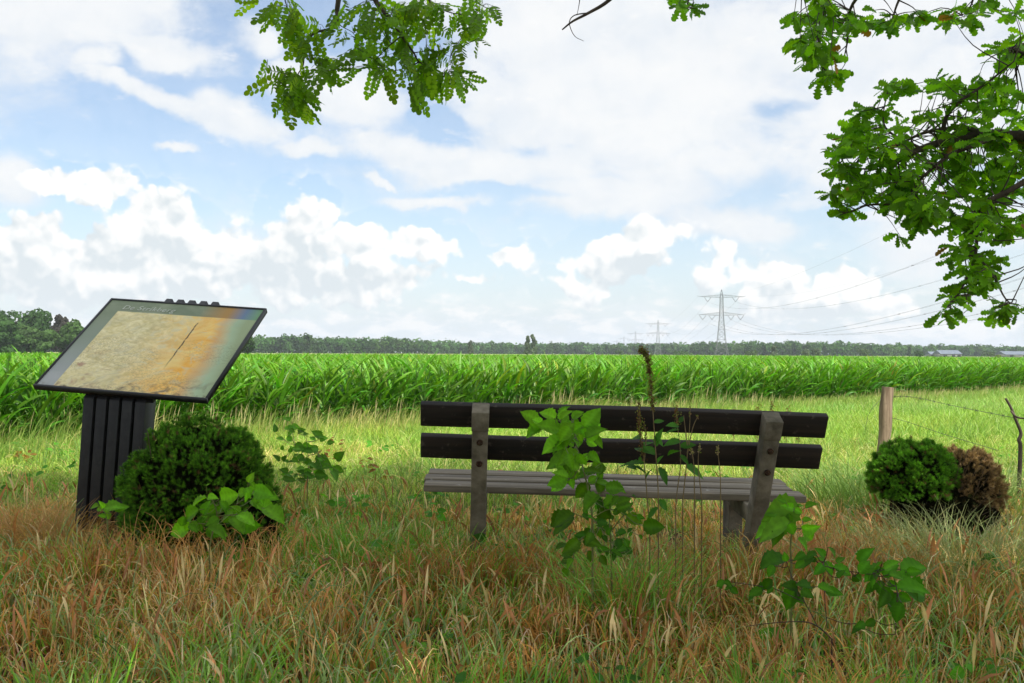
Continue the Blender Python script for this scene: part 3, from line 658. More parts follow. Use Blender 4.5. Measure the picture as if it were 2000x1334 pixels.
# ------------------------------------------------------------------ grass
def in_frame(X, Y, m=.5): return np.abs(X) < .525*Y+m
def scatter(n, y0, y1, p=1.0, m=.5, r=rng):
    """points in the field of view, denser near for larger p"""
    t = r.random(n); Y = y0+(y1-y0)*t**p; X = (r.random(n)*2-1)*(.525*Y+m); return X, Y
BR = np.array
def clearing(X, Y):
    """1 where the short grass and bare soil round the bench seat is"""
    return np.clip(1-((X-.1)/1.9)**2-((Y-6.3)/1.25)**2, 0, 1)
def grass():
    r = np.random.default_rng(5)
    G = []; lt0 = [(.12, .25, .04), (.22, .36, .07)]
    def bl(n, y0, y1, p, hmin, hmax, wmin, wmax, cols, S=4, bend=(.1, .5), curl=(.4, 1.6), mask=None, tipc=None, cp=1.5, m=.5, twist=1.0, hfun=None, jit=.15):
        if y0 < 7: n, m = int(n*1.38), m+1.3
        X, Y = scatter(n, y0, y1, p, m, r)
        if mask is not None: k = r.random(n) < mask(X, Y); X, Y = X[k], Y[k]
        k = into_field(X, Y) < .35; X, Y = X[k], Y[k]
        n = len(X); P = np.stack([X, Y, gz(X, Y)-.01], -1)
        cols = BR(cols); t = r.random(n)[:, None]; c = cols[0]*(1-t)+cols[1]*t
        c = c*(1+jit*r.normal(size=(n, 1)))*(1+.06*r.normal(size=(n, 3)))*(.8+.4*vnoise(X, Y, .7, 77))[:, None]
        pt_ = vnoise(X, Y, .45+.03*Y.clip(0, 20).mean(), 78)[:, None]; c = c*(1+(pt_-.5)*np.array([[.5, .1, .2]]))
        h = hmin+(hmax-hmin)*r.random(n)**1.3
        h = h*(.72+.56*vnoise(X, Y, .55, 8))*(1-.6*clearing(X, Y))*(1+.42*np.exp(-((Y-4.55)/.65)**2))
        if hfun is not None: h = h*hfun(X, Y)
        # thin the blades away from whatever is right in front of the lens
        tc = c if tipc is None else BR(tipc)*(1+.15*r.normal(size=(n, 1)))
        G.append(ribbons(P, r.random(n)*2*PI, bend[0]+(bend[1]-bend[0])*r.random(n), curl[0]+(curl[1]-curl[0])*r.random(n), h, wmin+(wmax-wmin)*r.random(n), S,
                         None, r.normal(size=n)*twist, np.clip(c, .005, 1), np.clip(tc, .005, 1), 1, 0, cp, r.normal(size=n)*.8))
    green = [(.07, .26, .008), (.22, .52, .02)]; bluegreen = [(.16, .27, .08), (.30, .42, .17)]
    dry = [(.42, .20, .07), (.66, .38, .15)]; straw = [(.50, .36, .17), (.68, .52, .30)]
    br = lambda X, Y: np.clip(.50+1.3*(vnoise(X, Y, 1.0, 12)-.4)+.10*X, .2, .97)   # where dry grass rules
    gr = lambda X, Y: np.clip(1.05-br(X, Y), .15, 1)
    # foreground, in the shade of the trees
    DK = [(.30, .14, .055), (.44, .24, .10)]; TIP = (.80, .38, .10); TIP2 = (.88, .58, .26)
    def tussocks(nt, y0, y1, p, kinds, per, rad):
        nt = int(nt*1.38); X0, Y0 = scatter(nt, y0, y1, p, 1.8, r); pd = np.clip(.55+1.1*(vnoise(X0, Y0, .8, 12)-.5)+.05*X0, .12, .93)
        kd = (r.random(nt) < pd).astype(int); big = .75+.5*r.random(nt)
        big = big*(1-.5*clearing(X0, Y0))*(1+.35*np.exp(-((Y0-4.55)/.65)**2))*(.8+.4*vnoise(X0, Y0, .6, 8))
        for typ in (0, 1):
            for share, cols, tip, hm, wm, bend, curl, S_, cp in kinds[typ]:
                idx = np.where(kd == typ)[0]; idx = np.repeat(idx, max(1, int(per*share))); n = len(idx)
                a = r.random(n)*2*PI; q_ = r.random(n)**.6*rad*big[idx]; X, Y = X0[idx]+q_*np.cos(a), Y0[idx]+q_*np.sin(a)
                c = BR(cols); t = r.random(n)[:, None]; tone = (.7+.6*r.random(nt))[idx][:, None]; c = (c[0]*(1-t)+c[1]*t)*tone*(1+.14*r.normal(size=(n, 1)))
                tp = BR(tip)*(.65+.5*tone*.7)*(1+.2*r.normal(size=(n, 1)))
                G.append(ribbons(np.stack([X, Y, gz(X, Y)-.01], -1), a+r.normal(size=n)*.8, bend[0]+(bend[1]-bend[0])*(q_/rad).clip(0, 1)+.1*r.random(n), curl[0]+(curl[1]-curl[0])*r.random(n),
                                 (hm[0]+(hm[1]-hm[0])*r.random(n))*big[idx], wm[0]+(wm[1]-wm[0])*r.random(n), S_, None, r.normal(size=n)*.9, np.clip(c, .005, 1), np.clip(tp, .005, .95), 1, 0, cp, r.normal(size=n)*.9))
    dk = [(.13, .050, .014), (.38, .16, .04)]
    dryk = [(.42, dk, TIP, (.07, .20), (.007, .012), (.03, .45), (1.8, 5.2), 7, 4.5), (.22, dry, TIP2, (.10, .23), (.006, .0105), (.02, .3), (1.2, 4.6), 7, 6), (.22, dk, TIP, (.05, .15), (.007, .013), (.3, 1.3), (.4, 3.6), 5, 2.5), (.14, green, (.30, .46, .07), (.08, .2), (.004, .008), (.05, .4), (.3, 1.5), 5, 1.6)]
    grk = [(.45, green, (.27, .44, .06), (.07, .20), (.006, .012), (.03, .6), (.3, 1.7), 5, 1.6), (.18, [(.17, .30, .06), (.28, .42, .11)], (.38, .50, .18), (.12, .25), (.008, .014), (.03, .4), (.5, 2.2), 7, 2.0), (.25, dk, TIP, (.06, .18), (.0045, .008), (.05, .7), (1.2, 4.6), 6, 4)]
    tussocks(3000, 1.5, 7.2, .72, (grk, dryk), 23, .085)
    midd = [(.5, [(.20, .34, .03), (.36, .48, .08)], (.5, .56, .14), (.10, .24), (.005, .009), (.05, .6), (.4, 2.0), 5, 1.8), (.3, [(.42, .36, .12), (.60, .46, .2)], (.8, .66, .34), (.08, .24), (.005, .009), (.1, .9), (.6, 3.0), 5, 2)]
    midg = [(.6, [(.08, .20, .02), (.18, .34, .04)], (.26, .42, .08), (.12, .30), (.006, .010), (.05, .6), (.4, 1.8), 5, 1.8), (.2, [(.30, .16, .06), (.46, .28, .12)], (.6, .4, .2), (.1, .3), (.004, .008), (.1, .9), (.6, 3.0), 5, 2)]
    tussocks(900, 6.6, 13.5, .8, (midg, midd), 26, .13)
    for cx_, cy_ in ((1640, 1330), (1620, 1310), (1670, 1320), (1700, 1325)):
        q_ = pt(cx_, cy_, 2.75); n_ = 90; X_ = q_[0]+r.normal(size=n_)*.05; Y_ = q_[1]+r.normal(size=n_)*.05
        G.append(ribbons(np.stack([X_, Y_, 0*X_], -1), r.random(n_)*6.3, .05+.4*r.random(n_), .5+3*r.random(n_), .2+.16*r.random(n_), .009, 7, None, r.normal(size=n_), np.where(r.random((n_, 1)) < .5, BR([(.1, .28, .01)]), BR([(.35, .16, .05)])), np.where(r.random((n_, 1)) < .5, BR([(.27, .46, .06)]), BR([TIP])), 1, 0, 3, r.normal(size=n_)))
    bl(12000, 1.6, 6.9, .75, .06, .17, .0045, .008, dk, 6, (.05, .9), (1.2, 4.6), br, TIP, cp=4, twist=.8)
    bl(3500, 1.6, 7.5, .8, .12, .27, .006, .010, green, 6, (.03, .35), (.3, 1.6), gr, (.30, .46, .07))
    bl(1500, 1.7, 6.8, .8, .18, .32, .007, .012, bluegreen, 8, (.03, .35), (.8, 2.6), lambda X, Y: .75+0*X, cp=2.2)
    bl(260, 1.5, 3.6, .9, .24, .34, .009, .015, bluegreen, 9, (.03, .4), (.9, 2.6), lambda X, Y: .8+0*X, cp=2.4)
    bl(1300, 1.8, 6.5, .8, .16, .28, .007, .012, [(.50, .26, .05), (.62, .42, .10)], 8, (.03, .35), (1.2, 3.6), lambda X, Y: .6+0*X, cp=3)
    bl(5200, 1.8, 6.5, .8, .09, .21, .007, .012, [(.75, .52, .30), (.85, .68, .45)], 8, (.03, .35), (2.2, 5.0), lambda X, Y: .6+0*X, cp=5)
    # brown seed heads on thin stalks
    X, Y = scatter(4200, 1.7, 7.4, .75, 1.5, r); n = len(X); kf = r.random(n) < np.clip(vnoise(X, Y, .7, 90)*1.6-.25, .08, 1); X, Y = X[kf], Y[kf]; n = len(X)
    cs = BR([(.40, .17, .07)])*(.6+.8*r.random((n, 1))); cs[r.random(n) < .35] = BR((.62, .46, .22))
    G.append(ribbons(np.stack([X, Y, 0*X], -1), r.random(n)*6.3, .02+.2*r.random(n), .2+1.6*r.random(n), .17+.17*r.random(n), .010+.006*r.random(n), 9, ([0, .62, .7, .8, .9, 1], [.16, .14, .8, 1.0, .6, .1]), r.normal(size=n), cs, np.clip(cs*1.25, 0, .95), 1, 0, 2.6, r.normal(size=n)*.5))
    # low mat of fine blades
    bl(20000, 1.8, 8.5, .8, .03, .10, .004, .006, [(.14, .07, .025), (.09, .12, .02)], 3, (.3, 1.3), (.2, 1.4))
    # (taller rough grass round the bench posts)
    # denser dead clumps and fresh tufts at their places
    dk = [(.13, .050, .014), (.38, .16, .04)]
    def clump(cx, cy, n, rad, hmin, hmax, w, cols, tip, cp=2, curl=(.5, 2), bend=(.05, .6), S=6):
        X = cx+r.normal(size=n)*rad; Y = cy+r.normal(size=n)*rad; P = np.stack([X, Y, 0*X], -1); t = r.random((n, 1)); c = BR(cols[0])*(1-t)+BR(cols[1])*t
        c = c*(1+.15*r.normal(size=(n, 1))); h = hmin+(hmax-hmin)*r.random(n)
        G.append(ribbons(P, np.arctan2(Y-cy, X-cx)+r.normal(size=n)*.7, bend[0]+(bend[1]-bend[0])*r.random(n), curl[0]+(curl[1]-curl[0])*r.random(n), h, w*(.7+.6*r.random(n)), S, None, r.normal(size=n), np.clip(c, .005, 1), np.clip(c*.4+BR(tip)*.6, .005, 1), 1, 0, cp, r.normal(size=n)*.8))
    q = pt(1230, 1090, 4.15); clump(q[0], q[1], 260, .10, .30, .55, .007, green, (.34, .52, .14), 2.0, (.6, 1.9))
    clump(q[0]-.05, q[1]+.1, 380, .16, .22, .38, .0055, DK, TIP, 2.5, (.4, 2.4), (.05, .5))
    q = pt(1345, 1060, 4.6); clump(q[0], q[1], 380, .2, .22, .38, .005, [(.34, .18, .10), (.48, .28, .15)], TIP, 2.5, (.4, 2.4), (.05, .5))
    q = pt(1625, 1060, 4.9); clump(q[0], q[1], 1500, .16, .22, .36, .0042, [(.34, .17, .09), (.46, .26, .13)], TIP, 2.5, (.5, 2.6), (.1, .8))
    q = pt(110, 960, 5.6); clump(q[0], q[1], 1300, .22, .22, .42, .005, [(.30, .20, .09), (.42, .32, .15)], TIP, 2.2, (.6, 2.4), (.1, .7))
    q = pt(720, 1000, 5.2); clump(q[0], q[1], 700, .25, .22, .36, .006, green, (.26, .42, .08), 2, (.4, 1.5))
    q = pt(1690, 920, 7.0); clump(q[0], q[1], 1100, .32, .30, .55, .007, lt0, (.32, .46, .14), 2, (.6, 1.9))
    q = pt(1900, 880, 7.2); clump(q[0], q[1], 1300, .4, .25, .50, .007, [(.15, .25, .05), (.3, .36, .1)], (.36, .46, .16), 2, (.6, 1.9))
    q = pt(1880, 1060, 5.0); clump(q[0], q[1], 1200, .30, .25, .48, .006, [(.15, .25, .06), (.36, .30, .12)], (.4, .44, .2), 2, (.6, 2.2))
    for cx_, cy_, n_ in ((900, 1085, 150), (960, 1080, 150), (1440, 1085, 200), (1500, 1080, 160), (820, 1080, 120), (1040, 1080, 120), (200, 1040, 150), (140, 1030, 150)):
        q = pt(cx_, cy_, 4.6); clump(q[0], q[1], n_, .12, .20, .36, .007, dk, TIP, 4, (1.4, 4.6), (.03, .4), 7); clump(q[0], q[1], n_//3, .12, .20, .36, .008, green, (.27, .46, .06), 2, (.3, 1.6), (.03, .4))
    for cx_, cy_ in ((1240, 1290), (1500, 1334), (420, 1300), (150, 1230), (1010, 1250), (1760, 1290), (870, 1180)):
        q = pt(cx_, cy_, 2.9); clump(q[0], q[1], 60, .07, .20, .34, .009, green, (.30, .46, .08), 2, (.3, 1.3), (.03, .4))
    for cx_, cy_, n_ in ((300, 1010, 60), (450, 1020, 70), (250, 990, 40), (520, 1000, 60)):
        q = pt(cx_, cy_, 4.75); clump(q[0], q[1], n_, .10, .28, .46, .006, dry, TIP, 4, (1.5, 4.4), (.05, .3), 9)
    # verge behind the bench
    lt = [(.17, .32, .03), (.36, .50, .08)]; yl = [(.46, .46, .12), (.68, .58, .26)]
    bl(42000, 6.2, 12, .85, .05, .17, .0045, .008, lt, 4, (.05, .6), (.4, 1.8), jit=.2)
    bl(17000, 6.2, 12, .85, .07, .22, .004, .007, yl, 4, (.05, .6), (.4, 2.2), lambda X, Y: np.clip(1.6*(vnoise(X, Y, 1.3, 22)-.3), .1, 1))
    bl(11000, 5.6, 9.5, .85, .05, .15, .004, .007, dry, 4, (.1, .7), (.6, 2.8), lambda X, Y: np.clip(2.2*(vnoise(X, Y, .9, 25)-.45), .0, 1))
    bl(9000, 6.5, 14, .85, .22, .42, .004, .007, [(.07, .17, .03), (.16, .27, .06)], 5, (.03, .4), (.4, 1.6), lambda X, Y: np.clip((vnoise(X, Y, 1.0, 28)-.5)*3+.25*(X > 2.2)+.2*(X < -1.2), .02, 1))
    bl(80000, 11.5, 20, .9, .10, .26, .006, .009, lt, 3, (.1, .6), (.4, 1.8), lambda X, Y: 1-.4*(X > 2.5+0*Y))
    bl(22000, 11.5, 20, .9, .12, .30, .005, .008, yl, 3, (.1, .6), (.4, 1.8), lambda X, Y: np.clip(1.6*(vnoise(X, Y, 2.2, 32)-.25), .1, 1)*(X < 3))
    # smooth mown meadow on the right
    bl(90000, 11, 37, .8, .12, .24, .008, .014, [(.22, .37, .06), (.33, .47, .11)], 3, (.1, .6), (.4, 1.6), lambda X, Y: 1.0*(X > 2.0), jit=.08, m=1)
    bl(12000, 14, 40, .8, .16, .30, .008, .013, [(.36, .46, .15), (.42, .50, .2)], 3, (.1, .6), (.4, 1.6), lambda X, Y: 1.0*(X > 2.0), jit=.08, m=1)
    mk('grass', G, M_grass, smooth=True, kind='stuff', label='long mixed green and dry brown grass around the bench and meadow', cat='grass')
    # tall seeding grass along the corn edge
    G.clear()
    n = 22000; s = r.random(n)*46; w = r.random(n)**1.4*-1.7+.35
    X = E0[0]+ED[0]*s+EN[0]*w; Y = E0[1]+ED[1]*s+EN[1]*w; k = in_frame(X, Y, 1); X, Y = X[k], Y[k]; n = len(X)
    P = np.stack([X, Y, 0*X], -1); t = r.random((n, 1)); t = t*vnoise(X, Y, 2, 45)[:, None]*1.4; c = BR((.12, .28, .03))*(1-t)+BR((.46, .42, .15))*t
    hh = (.18+.26*r.random(n))*(1-.35*(X > 4))*(.7+.6*vnoise(X, Y, 1.2, 41))
    G.append(ribbons(P, r.normal(size=n)*.9, .05+.25*r.random(n), .5+1.3*r.random(n), hh, .006+.006*r.random(n), 4, None, r.normal(size=n), c, c*BR((1.25, 1.1, 1.2)), 1, 0, 2))
    k = r.random(n) < .16*(vnoise(X, Y, 1.6, 44) > .45)+.03; P2, h2, n2 = P[k], hh[k]*1.25, k.sum(); az = r.normal(size=n2)*.9
    G.append(ribbons(P2, az, .06, .35, h2, .005, 4, ([0, .7, .78, .9, 1], [.5, .5, 2.8, 2.2, .2]), r.normal(size=n2), (.30, .30, .10), (.50, .42, .22), 1, 0, 2))
    mk('seeding_grass', G, M_grass, smooth=True, kind='stuff', label='tall yellowish seeding grass along the front edge of the maize', cat='grass')
grass()

# ------------------------------------------------------------------ leafy weeds
def leaf_template(ser=.07, n=13, fat=.36, fold=.18, arch=.16, round_=False):
    t = np.linspace(0, 1, n); w = fat*np.sin(PI*t**.78)**.85*(1-.18*t)
    if round_: w = fat*np.sin(PI*t)**.55
    w[0] = .01; w[-1] = .0035
    w = w*(1+ser*np.where(np.arange(n) % 2, 1, -1)); z = -arch*t*t
    V = []
    for i in range(n):
        pleat = .012*(1 if i % 2 else -1)
        V += [(-w[i], t[i]-.03*(i % 2), z[i]+fold*w[i]+pleat), (-w[i]*.5, t[i], z[i]+fold*w[i]*.35-pleat), (0, t[i], z[i]), (w[i]*.5, t[i], z[i]+fold*w[i]*.35-pleat), (w[i], t[i]-.03*(i % 2), z[i]+fold*w[i]+pleat)]
    F = [(i*5+j, i*5+j+1, i*5+j+6, i*5+j+5) for i in range(n-1) for j in range(4)]
    return np.array(V), np.array(F)
LT = leaf_template(fat=.33, fold=.30, arch=.14)
def weed(name, label, cat, depth, leaves, stems, col, conv, spread=.12, up=.38, fat=1.08, seed=0, lift=0, stemcol=(.16, .17, .05), sr=.0035, group=None, dense=.65):
    """leaves: (bx, by, tx, ty) base and tip in a crop of the photo; conv turns them into photo pixels"""
    r = np.random.default_rng(seed)
    pb, X, Y, Z, S, C = [], [], [], [], [], []
    scx = abs(conv(1, 0)[0]-conv(0, 0)[0])
    extra = [tuple(np.array(q[:4])+np.tile(r.normal(size=2)*13/scx, 2)+np.r_[0, 0, r.normal(size=2)*6/scx])+((q[4] if len(q) > 4 else 1)*.75,) for q in list(leaves)*2 if r.random() < dense]
    for q in list(leaves)+extra:
        d0 = depth+r.normal()*spread; b = pt(*conv(q[0], q[1]), d0)
        Lp = np.linalg.norm(np.array(conv(q[2], q[3]))-np.array(conv(q[0], q[1])))/FPX*depth
        t = pt(*conv(q[2], q[3]), d0+Lp*r.uniform(-.75, .35))
        y = t-b; L_ = np.linalg.norm(y); y = y/L_
        tocam = nrm(np.array([0, 0, EYE])-b)
        nn = tocam*(1-up)+np.array([0, 0, 1])*up+r.normal(size=3)*.15; nn = nrm(nn-y*(nn@y))
        pb.append(b); X.append(np.cross(y, nn)*fat); Y.append(y); Z.append(nn); S.append(L_*.88)
        k = q[4] if len(q) > 4 else 1.0
        C.append(np.array(col)*k*(1+.12*r.normal())*(1+.05*r.normal(size=3)))
    st = []; foot = None
    for s in stems:
        P = [pt(*conv(x, y), depth+dd) for x, y, *dd_ in s for dd in [dd_[0] if dd_ else 0]]
        P = smoothline(P, 4); st.append(P)
        lo = P[np.argmin(P[:, 2])]
        if foot is None or lo[2] < foot[2]: foot = lo
    base = np.array([foot[0], foot[1], 0])
    root = empty(name, tuple(base), label=label, cat=cat, group=group)
    vein = np.tile(np.array([[1, .9, 1.3, .9, 1], [.88, 1.06, 1.3, 1.06, .88]]), (7, 1))[:13].ravel()[:, None]
    jit = r.normal(size=(len(pb), 1)); tilt = .35*jit; Zr = np.array(Z)+np.array(X)*tilt; Xr = np.array(X)-np.array(Z)*tilt*fat*fat
    V, F, Cc = stamp(LT[0], LT[1], np.array(pb)-base, Xr, np.array(Y), Zr*(1+1.6*r.random((len(pb), 1))), np.array(S), np.array(C))
    Cc = Cc*np.tile(vein, (len(pb), 1)); mk('foliage', [(V, F, Cc)], M_weed, root, smooth=True)
    g = []
    for i, P in enumerate(st):
        if i == 0:
            lo = P[np.argmin(P[:, 2])]; P = np.vstack([P, [lo[0], lo[1], -.02]]) if np.argmin(P[:, 2]) > 0 else np.vstack([[lo[0], lo[1], -.02], P])
        g += tube(P-base, np.linspace(sr*(1.3 if i == 0 else .7), sr*.5, len(P)), 5, stemcol)
    # petioles from each leaf to the nearest stem point
    allp = np.vstack(st)
    for b, y, s in zip(pb, Y, S):
        q = allp[np.argmin(np.linalg.norm(allp-b, axis=1))]
        if np.linalg.norm(q-b) > .01:
            mid = (q+b)/2+np.array([0, 0, -.01]); g += tube(smoothline([q-base, mid-base, b-base], 3), .0013, 4, stemcol)
    mk('stem', g, M_stem, root)
    return root
c7 = lambda x, y: (980+x*.352, 660+y*.352)
A = [(300, 445, 195, 390), (340, 465, 345, 370), (330, 450, 392, 385, .8), (400, 450, 452, 412, 1.1), (225, 480, 160, 435, 1.2), (310, 480, 228, 492), (225, 500, 125, 528), (345, 560, 213, 636), (350, 570, 300, 640, 1.1),
     (375, 470, 350, 545), (392, 520, 465, 462), (465, 555, 560, 468), (470, 560, 542, 606), (400, 600, 345, 560, .8), (430, 640, 285, 700, .7), (430, 640, 468, 728, .8), (400, 660, 368, 765, .6), (480, 640, 552, 690, .7), (500, 700, 590, 725, .5),
     (368, 775, 275, 730, .9), (368, 785, 243, 852, 1.0), (372, 775, 405, 842, .9), (368, 775, 448, 752, .8), (545, 730, 550, 802, .6), (580, 825, 697, 832, .6), (530, 870, 440, 950, .55), (545, 865, 520, 780, .55),
     (395, 970, 270, 1040, .4), (690, 985, 800, 1035, .45), (640, 955, 740, 905, .5), (600, 900, 690, 950, .45), (560, 900, 620, 980, .4), (420, 1090, 420, 1165, .4), (455, 1120, 560, 1150, .45), (370, 1150, 285, 1160, .4), (480, 1180, 500, 1262, .4),
     (400, 1230, 345, 1282, .6), (410, 1150, 330, 1220, .4), (500, 1080, 470, 1150, .4), (620, 880, 560, 930, .5), (480, 800, 540, 760, .5), (450, 690, 500, 620, .8), (395, 560, 440, 610, .9), (440, 500, 470, 560, .9)]
weed('raspberry_plant', 'tall bright green raspberry shoot growing against the back of the bench', 'plant', 3.95, A,
     [[(505, 1100), (498, 950), (470, 800), (440, 680), (415, 600), (395, 500), (345, 450)], [(410, 600), (440, 560), (470, 555)], [(440, 690), (400, 770), (370, 780)], [(495, 900), (540, 860), (600, 850)], [(498, 1000), (440, 990), (395, 970)], [(500, 1000), (600, 950), (690, 985)], [(500, 1090), (430, 1120), (400, 1200)], [(395, 520), (345, 560)], [(345, 450), (260, 480), (225, 490)]],
     (.20, .46, .02), c7, seed=3)
cL = lambda x, y: (x*.35, 900+y*.35)
Bq = [(1155, 205, 1042, 250), (1160, 205, 1215, 200), (1230, 205, 1335, 190), (1390, 175, 1450, 128), (1375, 175, 1375, 242), (1420, 165, 1525, 195), (1440, 235, 1555, 295), (1400, 220, 1480, 270, .8), (1300, 290, 1215, 335, .8), (1330, 300, 1435, 355), (1340, 290, 1290, 235, .8),
      (1060, 330, 1035, 410, .8), (1060, 370, 915, 415), (1160, 370, 1275, 415, .7), (1110, 340, 1160, 300, .8), (575, 265, 560, 222, 1.2), (580, 268, 700, 240), (575, 270, 525, 268), (1190, 300, 1090, 330, .6), (1230, 230, 1290, 290, .7), (1440, 180, 1475, 250, .9), (1060, 345, 1120, 390, .7)]
weed('bramble_plant', 'bright green bramble leaves at the foot of the rounded dwarf spruce', 'plant', 4.35, Bq[:15]+Bq[18:],
     [[(1170, 480), (1190, 380), (1210, 300), (1190, 230), (1160, 205)], [(1210, 300), (1300, 260), (1380, 190)], [(1200, 360), (1110, 350), (1060, 340)], [(1210, 310), (1300, 300), (1340, 300)], [(1380, 190), (1440, 235)]], (.19, .45, .02), cL, seed=4, group='brambles in the grass')
weed('bramble_plant', 'small bramble sprig at the foot of the information board legs', 'plant', 4.8, Bq[15:18], [[(600, 360), (590, 310), (577, 268)]], (.2, .45, .02), cL, seed=5, group='brambles in the grass')
c8 = lambda x, y: (1380+x*.31, 960+y*.31)
D1 = [(500, 190, 270, 275), (500, 170, 365, 118, .8), (545, 105, 480, 85), (550, 108, 615, 65), (555, 110, 612, 140), (600, 230, 722, 240), (610, 245, 695, 325), (520, 200, 560, 290, .7), (480, 200, 420, 300, .7)]
weed('bramble_plant', 'big leaved bramble below the right post of the bench', 'plant', 3.6, D1, [[(535, 460), (530, 330), (545, 210), (550, 108)], [(540, 240), (500, 180)], [(540, 240), (605, 232)]], (.16, .42, .02), c8, seed=6, group='brambles in the grass')
D2 = [(480, 425, 325, 460, .8), (500, 440, 490, 375), (620, 440, 540, 490, .7), (690, 440, 640, 400, .7), (740, 440, 690, 410), (750, 440, 800, 540), (730, 460, 680, 530, .8), (800, 475, 925, 505), (960, 510, 1045, 425), (940, 530, 1000, 570, .7), (1110, 480, 1000, 590), (1120, 490, 1220, 425), (1220, 490, 1425, 462),
      (1200, 600, 1435, 612, .9), (1200, 520, 1310, 545), (1210, 640, 1295, 705, .7), (1200, 640, 1160, 785, .6), (350, 620, 255, 655, .6), (420, 600, 370, 650, .6), (560, 610, 475, 770, .7), (600, 600, 655, 670, .7), (700, 600, 822, 620), (1000, 830, 925, 862, .6), (110, 560, 55, 605, .7), (110, 565, 172, 600, .7), (430, 440, 380, 500, .8),
      (560, 640, 620, 720, .6), (1100, 560, 1090, 680, .7), (1150, 560, 1220, 640, .8), (820, 450, 880, 400, .8), (660, 600, 560, 570, .6)]
weed('bramble_plant', 'sprawling dark bramble with many leaves in the lower right grass', 'plant', 3.15, D2,
     [[(790, 930), (700, 850), (600, 820), (400, 830), (250, 850)], [(700, 850), (620, 700), (560, 600), (500, 430)], [(760, 860), (740, 600), (740, 440)], [(1190, 900), (1200, 640), (1160, 500), (1110, 480)], [(740, 470), (960, 510), (1110, 490)], [(620, 700), (420, 610), (350, 620)], [(420, 610), (110, 562)], [(1160, 500), (1220, 490)]], (.10, .30, .015), c8, seed=7, dense=.65, sr=.0022, stemcol=(.07, .035, .025), group='brambles in the grass')
cm = lambda x, y: (x, y)
_re = np.random.default_rng(66); Eq = []
for _ in range(34):
    x_, y_ = _re.uniform(550, 645), _re.uniform(832, 930); a_ = _re.uniform(-PI, .4)
    Eq.append((x_, y_, x_+19*math.cos(a_), y_+15*math.sin(a_)+4, _re.uniform(.6, 1.2)))
weed('nettle_plant', 'low leafy weed in the grass between the rounded spruce and the bench', 'plant', 6.9, Eq, [[(600, 950), (602, 900), (598, 850)], [(602, 890), (620, 885)], [(600, 880), (578, 870)]], (.14, .34, .035), cm, seed=8, fat=1.2)
_re = np.random.default_rng(67); Fq = []
for _ in range(46):
    x_, y_ = _re.uniform(440, 760), _re.uniform(880, 1190); a_ = _re.uniform(-PI, PI); l_ = _re.uniform(35, 75)
    Fq.append((x_, y_, x_+l_*math.cos(a_), y_+l_*.7*math.sin(a_)+8, _re.uniform(.5, 1.0)))
weed('nettle_plant', 'leafy undergrowth at the foot of the raspberry shoot behind the bench', 'plant', 4.05, Fq, [[(610, 1220), (600, 1050), (590, 900)], [(600, 1080), (700, 950)], [(605, 1100), (480, 980)]], (.09, .26, .02), c7, seed=9, dense=.2)
# low broad leaves scattered through the grass
def low_weeds():
    r = np.random.default_rng(31); P, Y, Z, S, C = [], [], [], [], []
    X0, Y0 = scatter(170, 1.9, 11, .8, .4, r)
    for x, y in zip(X0, Y0):
        if into_field(x, y) > -.6: continue
        n = r.integers(5, 13); h = r.uniform(.07, .22); c = np.array([.08, .24, .02])*r.uniform(.6, 1.5)
        if r.random() < .15: c = np.array([.30, .14, .04])*r.uniform(.6, 1.3)
        for k in range(n):
            a = k*2.4+r.random(); rr = r.uniform(.01, .09); P.append([x+rr*math.cos(a), y+rr*math.sin(a), h*r.uniform(.4, 1.1)])
            y_ = np.array([math.cos(a), math.sin(a), r.uniform(-.5, .5)]); Y.append(y_); Z.append(nrm(np.array([0, -.4, .9])+r.normal(size=3)*.4)); S.append(r.uniform(.03, .075)); C.append(c*r.uniform(.7, 1.3))
    Y = nrm(Y); Z = np.array(Z); Z = nrm(Z-Y*(Z*Y).sum(-1, keepdims=True))
    mk('ground_weeds', [stamp(LT[0], LT[1], np.array(P), np.cross(Y, Z)*1.2, Y, Z, np.array(S), np.array(C))], M_weed, smooth=True, kind='stuff', label='small broad leaved weeds scattered low in the grass', cat='weeds')
low_weeds()
